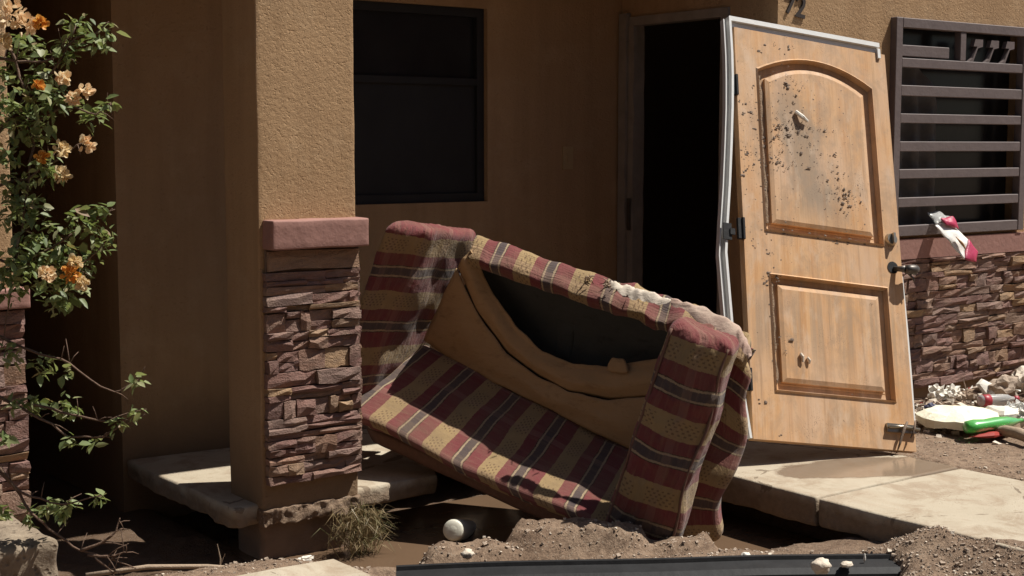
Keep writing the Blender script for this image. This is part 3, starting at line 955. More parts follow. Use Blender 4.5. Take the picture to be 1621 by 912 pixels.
# =================================================================== DOOR
DR = Matrix(((0.942, 0.240, 0.233), (-0.305, 0.902, 0.307), (-0.136, -0.360, 0.923)))
DO = Vector((4.676, 4.443, 0.125))
DM = Matrix.Translation(DO) @ DR.to_4x4()
DW, DH, DT = 0.86, 2.03, 0.045
door = thing('wooden_door', 'mud-spattered blond wooden door leaning open against the house wall', 'door')
door.matrix_world = DM
def local(mb, name, mat, parent, smooth=False):
    return mb.build(name, mat, parent, smooth, world_coords=False)
# slab with two recesses: outline loops -> frame with sunk panels
def panel_loop(x0, x1, z0, z1, arch, n=14):
    pts = [(x0, z0), (x1, z0), (x1, z1)]
    if arch:
        for i in range(1, n):
            t = i / n
            pts.append((lerp(x1, x0, t), z1 + arch * (1 - (2 * t - 1) ** 2)))
    else:
        for i in range(1, n):
            pts.append((lerp(x1, x0, i / n), z1))
    pts.append((x0, z1))
    return pts
UP = panel_loop(0.115, 0.765, 1.0, 1.825, 0.095)
LO = panel_loop(0.125, 0.765, 0.23, 0.785, 0.0)
# front face of the door: filled between outline and holes
def offset_loop(loop, d, cx, cz, sx, sz):
    return [(cx + (x - cx) * (1 - d / sx), cz + (z - cz) * (1 - d / sz)) for x, z in loop]
bm = bmesh.new()
def ring_edges(pts, y):
    vv = [bm.verts.new((x, y, z)) for x, z in pts]
    ee = [bm.edges.new((vv[i], vv[(i + 1) % len(vv)])) for i in range(len(vv))]
    return vv, ee
outer = [(0, 0), (DW, 0), (DW, DH), (0, DH)]
vo, eo = ring_edges(outer, 0)
vu, eu = ring_edges(UP, 0)
vl, el = ring_edges(LO, 0)
bmesh.ops.triangle_fill(bm, use_beauty=True, use_dissolve=False, edges=eo + eu + el)
# back and sides
vb2 = [bm.verts.new((x, DT, z)) for x, z in outer]
bm.faces.new(vb2[::-1])
for i in range(4):
    bm.faces.new((vo[i], vb2[i], vb2[(i + 1) % 4], vo[(i + 1) % 4]))
for vv, loop, (cx, cz, sx, sz) in ((vu, UP, (0.44, 1.43, 0.325, 0.46)), (vl, LO, (0.445, 0.507, 0.32, 0.277))):
    prev = vv
    for d, y in ((0.008, 0.026), (0.034, 0.028), (0.038, 0.026)):
        lp = offset_loop(loop, d, cx, cz, sx, sz)
        cur = [bm.verts.new((x, y, z)) for x, z in lp]
        for i in range(len(cur)):
            bm.faces.new((prev[i], prev[(i + 1) % len(cur)], cur[(i + 1) % len(cur)], cur[i]))
        prev = cur
    bm.faces.new(prev)
bmesh.ops.recalc_face_normals(bm, faces=bm.faces[:])
me = bpy.data.meshes.new('slab'); bm.to_mesh(me); bm.free()
me.materials.append(M['door_wood'])
dslab = bpy.data.objects.new('door_slab', me); COL.objects.link(dslab); dslab.parent = door
# raised panels in the recesses
for nm, loop, (cx, cz, sx, sz), d0 in (('door_panel', UP, (0.44, 1.43, 0.325, 0.46), 0.046), ('door_panel', LO, (0.445, 0.507, 0.32, 0.277), 0.046)):
    mb = MB()
    l0 = offset_loop(loop, d0, cx, cz, sx, sz); l1 = offset_loop(loop, d0 + 0.02, cx, cz, sx, sz)
    k = len(l0)
    mb.add([(x, 0.027, z) for x, z in l0] + [(x, 0.010, z) for x, z in l0] + [(x, 0.003, z) for x, z in l1],
           [(i, (i + 1) % k, k + (i + 1) % k, k + i) for i in range(k)] + [(k + i, k + (i + 1) % k, 2 * k + (i + 1) % k, 2 * k + i) for i in range(k)] + [tuple(range(2 * k, 3 * k))])
    local(mb, nm, 'door_wood', door)
# mouldings round the recesses
for loop, (cx, cz, sx, sz) in ((UP, (0.44, 1.43, 0.325, 0.46)), (LO, (0.445, 0.507, 0.32, 0.277))):
    mb = MB(); k = len(loop)
    l0 = offset_loop(loop, -0.006, cx, cz, sx, sz); l1 = offset_loop(loop, 0.002, cx, cz, sx, sz); l2 = offset_loop(loop, 0.009, cx, cz, sx, sz)
    mb.add([(x, -0.0005, z) for x, z in l0] + [(x, -0.009, z) for x, z in l1] + [(x, 0.020, z) for x, z in l2],
           [(i, (i + 1) % k, k + (i + 1) % k, k + i) for i in range(k)] + [(k + i, k + (i + 1) % k, 2 * k + (i + 1) % k, 2 * k + i) for i in range(k)])
    local(mb, 'moulding', 'door_wood', door)
def disc(mb, x, z, r, y0, y1, n=20, r1=None):
    r1 = r if r1 is None else r1
    vs = [(x + math.cos(2 * math.pi * k / n) * r, y0, z + math.sin(2 * math.pi * k / n) * r) for k in range(n)]
    vs += [(x + math.cos(2 * math.pi * k / n) * r1, y1, z + math.sin(2 * math.pi * k / n) * r1) for k in range(n)]
    mb.add(vs, [tuple(range(n))[::-1], tuple(range(n, 2 * n))] + [(k, (k + 1) % n, n + (k + 1) % n, n + k) for k in range(n)])
    return mb
db = local(disc(MB(), 0.808, 1.034, 0.033, -0.0005, -0.018, r1=0.027), 'deadbolt', 'brass_steel', door)
local(MB().box(0.802, 0.814, -0.038, -0.019, 1.008, 1.06), 'thumb_turn', 'brass_steel', db)
rose = local(disc(MB(), 0.808, 0.893, 0.030, -0.0006, -0.003), 'handle_hole', 'black_plastic', door)
hd = MB().tube([(0.815, -0.002, 0.888), (0.828, -0.035, 0.878), (0.84, -0.055, 0.873)], [0.012, 0.014, 0.017], 10)
hd.tube([(0.84, -0.055, 0.874), (0.862, -0.058, 0.872), (0.885, -0.056, 0.874), (0.91, -0.052, 0.882)], [0.02, 0.024, 0.027, 0.018], 10)
hd.tube([(0.85, -0.05, 0.865), (0.87, -0.05, 0.845), (0.885, -0.05, 0.832), (0.888, -0.05, 0.815)], [0.008, 0.006, 0.005, 0.003], 7)
local(hd, 'lever_handle', 'dark_steel', door, True)
bo = local(MB().box(0.70, 0.858, -0.014, -0.0006, 0.082, 0.122), 'slide_bolt', 'brass_steel', door)
local(MB().tube([(0.705, -0.022, 0.104), (0.78, -0.024, 0.108), (0.87, -0.022, 0.10)], 0.007, 8), 'bolt_rod', 'brass_steel', bo, True)
local(MB().tube([(0.80, -0.03, 0.13), (0.775, -0.034, 0.09), (0.752, -0.03, 0.03), (0.742, -0.02, -0.005)], [0.006, 0.008, 0.006, 0.003], 7), 'strap', 'wet_mud', bo, True)
local(MB().tube([(0.845, -0.03, 0.14), (0.835, -0.034, 0.10), (0.812, -0.03, 0.055)], [0.004, 0.006, 0.003], 7), 'strap', 'wet_mud', bo, True)
for z in (0.27, 0.99, 1.72):
    local(MB().box(-0.03, 0.004, -0.006, 0.012, z - 0.05, z + 0.05).tube([(-0.004, -0.008, z - 0.052), (-0.004, -0.008, z + 0.052)], 0.008, 8), 'hinge', 'black_plastic', door)
# clumps of mud thrown on the door
def blob(mb, c, s, rnd):
    vs = [Vector((0, -1, 0)), Vector((1, 0, 0)), Vector((0, 0, 1)), Vector((-1, 0, 0)), Vector((0, 0, -1)), Vector((.7, -.6, .6)), Vector((-.7, -.6, .6)), Vector((.7, -.6, -.6)), Vector((-.7, -.6, -.6))]
    q = []
    for v in vs:
        k = rnd.uniform(0.7, 1.25)
        q.append(Vector(c) + Vector((v.x * s[0] * k, v.y * s[1] * k, v.z * s[2] * k)))
    mb.add(q, [(0, 5, 6), (0, 7, 5), (0, 8, 7), (0, 6, 8), (5, 1, 2), (5, 2, 6), (6, 2, 3), (6, 3, 8), (8, 3, 4), (8, 4, 7), (7, 4, 1), (7, 1, 5)])
rnd = random.Random(5)
mud = MB()
for cx, cz, sx, sz, n in ((0.27, 1.56, 0.06, 0.05, 26), (0.215, 1.45, 0.02, 0.09, 16), (0.30, 1.36, 0.05, 0.025, 8), (0.06, 1.38, 0.035, 0.09, 20), (0.06, 1.6, 0.03, 0.05, 8), (0.33, 1.72, 0.04, 0.05, 7), (0.45, 1.45, 0.06, 0.07, 14), (0.56, 1.22, 0.045, 0.06, 22), (0.13, 1.5, 0.012, 0.25, 26), (0.14, 1.2, 0.012, 0.18, 18), (0.13, 0.55, 0.012, 0.2, 24), (0.13, 0.75, 0.03, 0.02, 12), (0.42, 1.0, 0.25, 0.006, 30), (0.22, 1.95, 0.08, 0.03, 8), (0.05, 0.92, 0.01, 0.01, 2), (0.4, 0.4, 0.25, 0.2, 8)):
    for _ in range(int(n * 1.6)):
        x = min(DW - 0.01, max(0.01, rnd.gauss(cx, sx))); z = rnd.gauss(cz, sz)
        inrec = 0.14 < x < 0.17 or (0.125 < x < 0.155)
        y = 0.026 if (0.128 < x < 0.155 and (1.02 < z < 1.8 or 0.26 < z < 0.76)) else 0.0
        s = min(0.006, 0.0012 + rnd.expovariate(1 / 0.0016))
        for q in range(rnd.choice((1, 1, 2, 3))):
            blob(mud, (x + rnd.gauss(0, .006), y, z + rnd.gauss(0, .006)), (s * rnd.uniform(0.6, 2.4), s * 0.6, s * rnd.uniform(0.6, 1.6)), rnd)
rnd2 = random.Random(8)
for k in range(420):
    cx, cz, sx, sz = rnd2.choice(((0.29, 1.52, 0.09, 0.10), (0.07, 1.35, 0.04, 0.2), (0.5, 1.35, 0.09, 0.14), (0.22, 1.3, 0.05, 0.2), (0.3, 1.75, 0.12, 0.1), (0.56, 1.2, 0.06, 0.07)))
    x = min(DW - 0.01, max(0.008, rnd2.gauss(cx, sx))); z = min(2.0, rnd2.gauss(cz, sz)); q = rnd2.uniform(0.0006, 0.0022)
    blob(mud, (x, 0.003 if 0.17 < x < 0.71 and 1.05 < z < 1.8 else 0.0, z), (q * rnd2.uniform(0.7, 3), q * 0.6, q * rnd2.uniform(0.7, 2.5)), rnd2)
ck = MB()
for x0, z0, z1 in ((0.124, 1.04, 1.80), (0.134, 0.27, 0.75)):
    n_ = 60; vs_ = []; fs_ = []
    for i in range(n_ + 1):
        z = lerp(z0, z1, i / n_)
        wd = 0.014 + 0.012 * nz((z, x0, 0), 14)
        for j, (fx, fy) in enumerate(((0, 0.024), (0.3, 0.012), (0.7, 0.012), (1, 0.026))):
            vs_.append((x0 + wd * 1.5 * fx, fy + 0.006 * nz((z, j, 3), 26), z))
    for i in range(n_):
        for j in range(3):
            fs_.append((i * 4 + j, i * 4 + j + 1, i * 4 + 5 + j, i * 4 + 4 + j))
    ck.add(vs_, fs_)
local(ck, 'caked_mud', 'dried_mud', door, True)
tag(local(mud, 'mud_splatter', 'wet_mud', door), kind='stuff')
ps = MB()
ps.tube([(0.315, -0.004, 1.63), (0.345, -0.018, 1.60), (0.375, -0.012, 1.585)], [0.010, 0.011, 0.007], 7)
local(ps, 'paper_scrap', 'white_scrap', door)
local(MB().tube([(0.265, -0.004, 0.415), (0.272, -0.010, 0.40), (0.274, -0.006, 0.375)], [0.007, 0.009, 0.005], 7).tube([(0.30, -0.004, 0.40), (0.31, -0.008, 0.385), (0.308, -0.004, 0.37)], [0.006, 0.007, 0.004], 7), 'paper_scrap', 'pale_rubble', door)

# white metal frame torn out with the door, buckled down its hinge side
wf = thing('metal_door_frame', 'bent white metal door frame behind the leaning wooden door', 'door frame')
wf.matrix_world = DM
def strip(path, wx, wy):
    """path of (x,y,z) centres, rectangular section wx by wy in local x / y"""
    mb = MB(); n = len(path)
    vs = []
    for x, y, z in path:
        vs += [(x - wx / 2, y - wy / 2, z), (x + wx / 2, y - wy / 2, z), (x + wx / 2, y + wy / 2, z), (x - wx / 2, y + wy / 2, z)]
    fs = [(0, 1, 2, 3), tuple((n - 1) * 4 + k for k in (3, 2, 1, 0))]
    for i in range(n - 1):
        for k in range(4):
            fs.append((i * 4 + k, i * 4 + 4 + k, i * 4 + 4 + (k + 1) % 4, i * 4 + (k + 1) % 4))
    return mb.add(vs, fs)
edge = [(-0.028, 2.075), (-0.026, 1.98), (-0.025, 1.88), (-0.028, 1.76), (-0.036, 1.6), (-0.050, 1.42), (-0.070, 1.2), (-0.092, 1.0), (-0.105, 0.86), (-0.098, 0.7), (-0.09, 0.52), (-0.06, 0.3), (-0.03, 0.08), (-0.02, 0.0)]
local(strip([(x + 0.001 * nz((z, 0, 0), 14), 0.0, z) for x, z in edge], 0.012, 0.03), 'stile', 'white_metal', wf)
local(strip([(x - 0.016 - 0.002 * nz((z, 0, 2), 8), 0.028, z - 0.01) for x, z in edge], 0.026, 0.012), 'web', 'white_metal', wf)
local(strip([(x - 0.030 - 0.002 * nz((z, 0, 2), 8), 0.01, z - 0.015) for x, z in edge], 0.006, 0.03), 'flange', 'white_metal', wf)
head = MB()
head.obox((-0.03, -0.012, 2.056), (0.855, 0, 0.004), (0, 0.05, 0), (0, 0, 0.024))
head.obox((-0.022, 0.005, 2.031), (0.84, 0, 0.004), (0, 0.035, 0), (0, 0, 0.023))
local(head, 'head_rail', 'white_metal', wf)
local(MB().box(0.812, 0.828, -0.011, 0.04, 2.0, 2.052), 'corner_bracket', 'white_metal', wf)
local(strip([(0.872, 0.03, 0.12), (0.874, 0.03, 0.35), (0.873, 0.03, 0.6), (0.868, 0.03, 0.86)], 0.012, 0.03), 'latch_stile', 'white_metal', wf)
local(MB().box(-0.118, -0.075, -0.022, -0.016, 0.92, 1.0).box(-0.085, -0.06, -0.028, -0.022, 0.945, 0.975), 'frame_hinge', 'black_plastic', wf)

# =================================================================== COUCH
couch = thing('couch', 'wrecked maroon and tan plaid loveseat tipped off the porch edge', 'couch', (3.9, 4.8, -0.2))
BK = Vector((0.86, 0.50, 0.0)).normalized()
FL, FR, BLk, BRk = V(3.14, 5.42, 0.285), V(3.70, 4.25, -0.10), V(3.62, 5.50, 0.53), V(4.10, 4.48, 0.10)
dn = V(0.03, -0.05, -0.085)
def deck_warp(p, w):
    u, v = (p[0] + 1) / 2, (p[1] + 1) / 2
    w = w + V(0, 0, 1) * (0.012 * math.sin(u * 9) * (1 - v) + 0.01 * nz((u, v, 0), 4))
    if p[2] < 0: w = w + BK * 0.05 * (1 - v)
    return w
cage('seat_deck', [FL + dn, FR + dn, BLk + dn, BRk + dn, FL, FR, BLk, BRk], (60, 26, 6), (0.02, 0.06, 0.5), 'plaid_fabric', couch,
     lambda p: ((p[0] + 1) / 2 * 1.33 + 0.13, 10.0 + (p[1] + 1) / 2 * 0.5 + (0 if p[2] > 0 else -0.06)), 0.006, 6, deck_warp)
# arms: rounded upholstered blocks
def pleat(amp):
    def f(p, w):
        t = sstep(0.55, 1.0, p[2])
        ang = math.atan2(p[1], p[0])
        return w + V(0, 0, 1) * (amp * t * math.sin(ang * 26)) + V(1, -0.3, 0) * (amp * 0.4 * t * math.sin(ang * 26 + 1))
    return f
def crease(amp):
    pf = pleat(amp)
    def f(p, w):
        w = pf(p, w)
        r1 = 1 - abs(nz((p[0] * 1.3 + p[1], p[2] * 3.2, p[1] * 2), 1.6, 3)) * 3
        r2 = 1 - abs(nz((p[0] * 3 + p[1] * 2, p[2] * 1.5, 0.4), 2.4, 8)) * 3
        return w - BK * (0.006 * max(0, r1) + 0.004 * max(0, r2))
    return f
b1 = V(0.40, 0.20, -0.035)
fTL, fTR, fBL, fBR = V(3.375, 5.417, 1.100), V(3.470, 5.195, 1.070), V(3.08, 5.60, 0.20), V(3.23, 5.44, 0.24)
cage('arm', [fBL, fBR, fBL + b1, fBR + b1, fTL, fTR, fTL + b1, fTR + b1], (24, 28, 60), (0.34, 0.22, 0.10), 'plaid_fabric', couch,
     lambda p: ((1 - p[2]) / 2 * 0.95 + 0.215, (p[0] * 0.12 + p[1] * 0.19)), 0.014, 7, crease(0.0018))
b2 = V(0.17, 0.12, 0.0)
gTL, gTR, gBL, gBR = V(3.840, 4.098, 0.752), V(3.984, 3.882, 0.668), V(3.648, 4.288, -0.10), V(3.822, 4.072, -0.19)
cage('arm', [gBL, gBR, gBL + b2, gBR + b2, gTL, gTR, gTL + b2, gTR + b2], (34, 28, 70), (0.42, 0.34, 0.12), 'plaid_fabric', couch,
     lambda p: ((1 - p[2]) / 2 * 0.86 + 0.215, (p[0] * 0.13 + p[1] * 0.1)), 0.014, 7,
     lambda p, w: crease(0.0018)(p, w) - BK * 0.055 * (1 - p[0] ** 2) * (1 - p[2] ** 2) + V(0.006, 0, -0.005) * math.sin(p[2] * 6) * (p[0] + 1))
# welt cord down the front edges of the arms, and a dark base box added to shade the void below
def welt(corners, r, warp, sx):
    pts = []
    for i in range(41):
        z = lerp(-0.98, 0.93, i / 40)
        p = Vector((sx * (1 - r[0] * 0.30), -(1 - r[1] * 0.30), z))
        pts.append(warp(p, trilin(corners, p)) - BK * 0.004)
    MB().tube(pts, 0.006, 6).build('welt_cord', 'dark_welt', couch, True)
mk_plain('dark_welt', (0.16, 0.085, 0.06), 0.9, var=0.4, scale=40)
for sx in (-1, 1):
    welt([gBL, gBR, gBL + b2, gBR + b2, gTL, gTR, gTL + b2, gTR + b2], (0.42, 0.34, 0.12), lambda p, w: crease(0.0018)(p, w) - BK * 0.055 * (1 - p[0] ** 2) * (1 - p[2] ** 2) + V(0.006, 0, -0.005) * math.sin(p[2] * 6) * (p[0] + 1), sx)
bd = V(0.03, -0.01, -0.075)
q0, q1, q2, q3 = FL + dn + BK * 0.09, FR + dn + BK * 0.09, BLk + dn + BK * 0.1, BRk + dn + BK * 0.1
cage('shade_base_box', [q0 + bd, q1 + bd, q2 + bd * 1.6, q3 + bd * 1.6, q0 - V(0, 0, 0.004), q1 - V(0, 0, 0.004), q2 - V(0, 0, 0.004), q3 - V(0, 0, 0.004)], (20, 10, 4), (0.02, 0.04, 0.1), 'dark_welt', couch, None, 0.006, 6)
# loose rear corner of the upholstery hanging behind the arm
sk = [V(3.99, 4.20, -0.20), V(4.115, 4.106, -0.18), V(4.13, 4.30, -0.18), V(4.23, 4.20, -0.17), V(4.15, 4.16, 0.66), V(4.26, 4.03, 0.51), V(4.27, 4.26, 0.66), V(4.34, 4.13, 0.52)]
cage('corner_panel', sk, (12, 10, 36), (0.4, 0.4, 0.12), 'plaid_fabric', couch,
     lambda p: ((1 - p[2]) / 2 * 0.84 + 0.32, p[0] * 0.1), 0.02, 6, lambda p, w: w + V(0.02, -0.01, 0) * math.sin(p[2] * 5 + 1))
# back: top rail, rear panel
RAIL = [V(3.652, 5.185, 1.002), V(3.736, 5.029, 0.957), V(3.821, 4.871, 0.903), V(3.905, 4.676, 0.853), V(3.991, 4.493, 0.804), V(4.065, 4.343, 0.755), V(4.151, 4.173, 0.710), V(4.193, 4.044, 0.633)]
def pl(pts, t):
    t = max(0, min(1, t)) * (len(pts) - 1)
    i = min(int(t), len(pts) - 2)
    return lerp(pts[i], pts[i + 1], t - i)
def rail_mesh():
    vs = []; fs = []; uvs = []
    nu, nv = 110, 16
    for i in range(nu + 1):
        t = i / nu
        c = pl(RAIL, t) + BK * 0.055 + V(0, 0, -0.038)
        torn = sstep(0.42, 0.6, t)
        for k in range(nv):
            a = 2 * math.pi * k / nv
            ca, sa = math.cos(a), math.sin(a)
            rx = 0.080 * math.copysign(abs(ca) ** 0.55, ca); rz = 0.036 * math.copysign(abs(sa) ** 0.55, sa)
            p = c + (BK * 0.80 + V(0, 0, 0.60)) * rx + (V(0, 0, 0.80) - BK * 0.60) * rz
            p = p + (BK * nz(p, 12, 1) + V(0, 0, 1) * nz(p, 11, 6)) * (0.010 + 0.012 * torn)
            p = p + V(0, 0, 1) * nz(p, 34, 2) * (0.003 + 0.004 * torn)
            vs.append(p); uvs.append((t * 1.4 + 0.02, k / nv * 0.26))
    for i in range(nu):
        for k in range(nv):
            fs.append((i * nv + k, (i + 1) * nv + k, (i + 1) * nv + (k + 1) % nv, i * nv + (k + 1) % nv))
    fs.append(tuple(range(nv))); fs.append(tuple(nu * nv + k for k in range(nv))[::-1])
    return mesh_obj('top_rail', vs, fs, 'plaid_fabric', couch, True, uvs)
rail_mesh()
# rear panel of the back
rp = []
for t in (0.0, 1.0):
    top = pl(RAIL, t) + BK * 0.22 - V(0, 0, 0.05)
    bot = lerp(BLk, BRk, t) + BK * 0.26 - V(0, 0, 0.09)
    rp.append((top, bot))
tk = BK * 0.03
cage('back_panel', [rp[0][1], rp[1][1], rp[0][1] + tk, rp[1][1] + tk, rp[0][0], rp[1][0], rp[0][0] + tk, rp[1][0] + tk], (30, 3, 14), (0.02, 0.4, 0.04), 'plaid_fabric', couch,
     lambda p: (p[0] * 0.7, p[2] * 0.3), 0.01, 5)
# dark inner lining, sagging
def patch(name, lower, upper, n, m, mat, disp, parent=couch, thick=0.006):
    vs = []; fs = []
    for i in range(n + 1):
        for j in range(m + 1):
            u, v = i / n, j / m
            p = lerp(pl(lower, u), pl(upper, u), v) + disp(u, v)
            vs.append(p)
    for i in range(n):
        for j in range(m):
            a = i * (m + 1) + j
            fs.append((a, a + m + 1, a + m + 2, a + 1))
    o = mesh_obj(name, vs, fs, mat, parent, True)
    sm = o.modifiers.new('thickness', 'SOLIDIFY'); sm.thickness = thick; sm.offset = -1
    return o
DECKB = [V(3.620, 5.492, 0.536), V(3.691, 5.352, 0.447), V(3.771, 5.171, 0.377), V(3.847, 4.992, 0.308), V(3.919, 4.817, 0.242), V(3.973, 4.669, 0.187), V(4.06, 4.52, 0.125)]
SEAM = [V(3.630, 5.251, 0.885), V(3.697, 5.202, 0.696), V(3.782, 5.091, 0.516), V(3.851, 4.953, 0.420), V(3.901, 4.796, 0.369), V(3.978, 4.635, 0.347), V(4.066, 4.434, 0.380)]
UPPER = [V(3.649, 5.171, 0.969), V(3.737, 5.147, 0.802), V(3.804, 5.065, 0.646), V(3.869, 4.940, 0.531), V(3.936, 4.796, 0.484), V(4.004, 4.645, 0.488), V(4.108, 4.423, 0.543)]
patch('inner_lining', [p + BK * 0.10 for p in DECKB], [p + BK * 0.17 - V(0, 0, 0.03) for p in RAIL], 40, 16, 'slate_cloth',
      lambda u, v: BK * (0.02 * math.sin(math.pi * v) + 0.02 * nz((u * 4, v * 3, 1), 1) - 0.10 * max(0, v - 0.6) / 0.4))
patch('burlap_lining', [p - BK * 0.01 + V(0, 0, 0.004) for p in DECKB], SEAM, 44, 12, 'lining',
      lambda u, v: -BK * (0.012 * math.sin(math.pi * v)) + BK * (0.010 * nz((u * 6, v * 3, 2), 1) + 0.003 * nz((u * 20, v * 7, 2), 1)) + V(0, 0, 0.006) * nz((u * 16, v * 2, 5), 1))
patch('burlap_band', [p + BK * 0.018 for p in SEAM], UPPER, 44, 12, 'lining',
      lambda u, v: -BK * (0.028 * math.sin(math.pi * min(1, v * 1.15))) + BK * (0.010 * nz((u * 7, v * 2, 3), 1) + 0.006 * nz((u * 4, v * 7, 1), 1)) + V(0, 0, 0.008) * nz((u * 18, v * 2, 7), 1) * v)
cage('frame_slat', [V(3.97, 4.985, 0.44), V(4.01, 4.915, 0.42), V(3.99, 5.00, 0.44), V(4.03, 4.93, 0.42), V(3.985, 4.96, 0.83), V(4.02, 4.895, 0.81), V(4.005, 4.975, 0.83), V(4.04, 4.91, 0.81)], (4, 3, 14), (0.2, 0.2, 0.02), 'slate_cloth', couch, None, 0.01, 6)
cage('torn_flap', [V(3.975, 4.63, 0.465), V(4.015, 4.53, 0.475), V(3.99, 4.64, 0.465), V(4.03, 4.54, 0.475), V(3.992, 4.62, 0.54), V(4.015, 4.58, 0.525), V(4.0, 4.625, 0.54), V(4.023, 4.585, 0.525)], (8, 3, 8), (0.3, 0.4, 0.4), 'lining', couch, None, 0.012, 14)
# pale wadding spilling from the torn rail
rnd = random.Random(9)
st = MB()
STF = [V(3.880, 4.505, 0.841), V(3.917, 4.449, 0.817), V(3.951, 4.371, 0.801), V(4.004, 4.278, 0.775), V(4.076, 4.170, 0.744), V(4.155, 4.053, 0.678), V(4.156, 4.008, 0.627), V(4.151, 3.967, 0.570)]
def rag(mb, path, w, seed):
    n = 40; vs = []; fs = []
    for i in range(n + 1):
        t = i / n
        c = pl(path, t)
        ww = w * (0.45 + 0.75 * abs(nz((t * 6, seed, 0), 1)) + 0.25 * math.sin(math.pi * t)) * (0.25 + 0.75 * math.sin(math.pi * min(1, max(0.0, t))) ** 0.5)
        for j in range(7):
            s = j / 6 - 0.5
            p = c + BK * (s * ww * 1.3 + 0.02) + V(0, 0, 1) * (0.028 + 0.7 * s * ww - 2.2 * ww * s * s + 0.014 * nz((t * 11, s * 3, seed), 1) + 0.005 * nz((t * 40, s * 6, seed), 1))
            vs.append(p)
    for i in range(n):
        for j in range(6):
            a = i * 7 + j
            fs.append((a, a + 7, a + 8, a + 1))
    mb.add(vs, fs)
rag(st, STF[0:4], 0.055, 1.3)
sto = st.build('torn_wadding', 'stuffing', couch, True)
st2 = MB(); rag(st2, STF[3:], 0.07, 4.1)
M['dirty_stuffing'] = None
mk_burlap('dirty_stuffing', (0.30, 0.17, 0.14), (0.52, 0.43, 0.34))
st2.build('torn_wadding', 'dirty_stuffing', couch, True)
fr = MB()
for k in range(26):
    t = rnd.random()
    p = pl(RAIL, rnd.uniform(0.40, 0.62)) + BK * rnd.uniform(-0.01, 0.08)
    d = V(rnd.uniform(-1, 1), rnd.uniform(-1, 1), rnd.uniform(0.0, 1.1)).normalized() * rnd.uniform(0.015, 0.05)
    fr.tube([p, p + d * 0.5 + V(0, 0, 0.006), p + d], [0.003, 0.0025, 0.001], 4)
for k in range(6):
    p = lerp(FL, FR, rnd.uniform(0.83, 0.92)) - V(0, 0, 0.07)
    fr.tube([p, p + V(rnd.uniform(-.02, .02), rnd.uniform(-.02, .02), -0.04), p + V(rnd.uniform(-.03, .03), rnd.uniform(-.02, .02), -0.07)], [0.002, 0.0016, 0.001], 4)
tag(fr.build('loose_threads', 'pale_twig', couch), kind='stuff')

# =================================================================== SMALL THINGS ON THE GROUND
# white pipe
pp = thing('drain_pipe', 'white plastic drain pipe end poking out under the couch', 'pipe', (3.40, 4.92, -0.2))
n = 24; pv = []; pf = []
dirp = V(0.66, 0.68, -0.26).normalized(); sidep = dirp.cross(V(0, 0, 1)).normalized(); upp = sidep.cross(dirp)
prof = [(-0.034, 0.018), (-0.033, 0.036), (-0.026, 0.043), (0.0, 0.046), (0.12, 0.048), (0.36, 0.048)]
c0 = V(3.345, 4.86, -0.165)
for d, r in prof:
    for k in range(n):
        a = 2 * math.pi * k / n
        pv.append(c0 + dirp * d + (sidep * math.cos(a) + upp * math.sin(a)) * r)
for i in range(len(prof) - 1):
    for k in range(n):
        pf.append((i * n + k, i * n + (k + 1) % n, (i + 1) * n + (k + 1) % n, (i + 1) * n + k))
mesh_obj('barrel', pv, pf, 'pvc', pp, True)
cv = [c0 - dirp * 0.034 + (sidep * math.cos(2 * math.pi * k / n) + upp * math.sin(2 * math.pi * k / n)) * 0.018 for k in range(n)] + [c0 - dirp * 0.038]
mesh_obj('end_cap', cv, [(k, (k + 1) % n, n) for k in range(n)], 'pvc', pp, True)

# black plastic bumper-like strip in the foreground
bs = thing('plastic_strip', 'long black plastic channel lying in the mud before the couch', 'plastic strip', (3.5, 3.8, -0.14))
A0, A1 = V(2.735, 4.345, -0.140), V(4.325, 3.315, -0.134)
ax = (A1 - A0).normalized(); ay = ax.cross(V(0, 0, 1)).normalized()   # towards the street
def channel(prof, name, mat, a0, a1, sag):
    vs = []; fs = []; n = 40; k = len(prof)
    for i in range(n + 1):
        t = i / n
        c = lerp(a0, a1, t) + V(0, 0, 1) * (sag * math.sin(math.pi * t) + 0.006 * nz((t * 3, 0, 0), 1)) + ay * 0.012 * math.sin(t * 4)
        for y, z in prof: vs.append(c + ay * y + V(0, 0, z))
    for i in range(n):
        for j in range(k):
            fs.append((i * k + j, (i + 1) * k + j, (i + 1) * k + (j + 1) % k, i * k + (j + 1) % k))
    fs.append(tuple(range(k))[::-1]); fs.append(tuple(n * k + j for j in range(k)))
    o = mesh_obj(name, vs, fs, mat, bs)
    return o
channel([(-0.05, -0.01), (-0.05, 0.03), (-0.042, 0.042), (-0.022, 0.042), (-0.018, 0.028), (0.05, 0.018), (0.075, 0.0), (0.08, -0.035), (0.0, -0.035)], 'channel_lip', 'black_plastic', A0, A1, 0.012)
channel([(0.082, -0.032), (0.082, -0.016), (0.17, -0.026), (0.22, -0.04), (0.22, -0.05), (0.12, -0.048)], 'channel_flange', 'grey_plastic', A0 + ax * 0.04, A1 - ax * 0.01, 0.012)

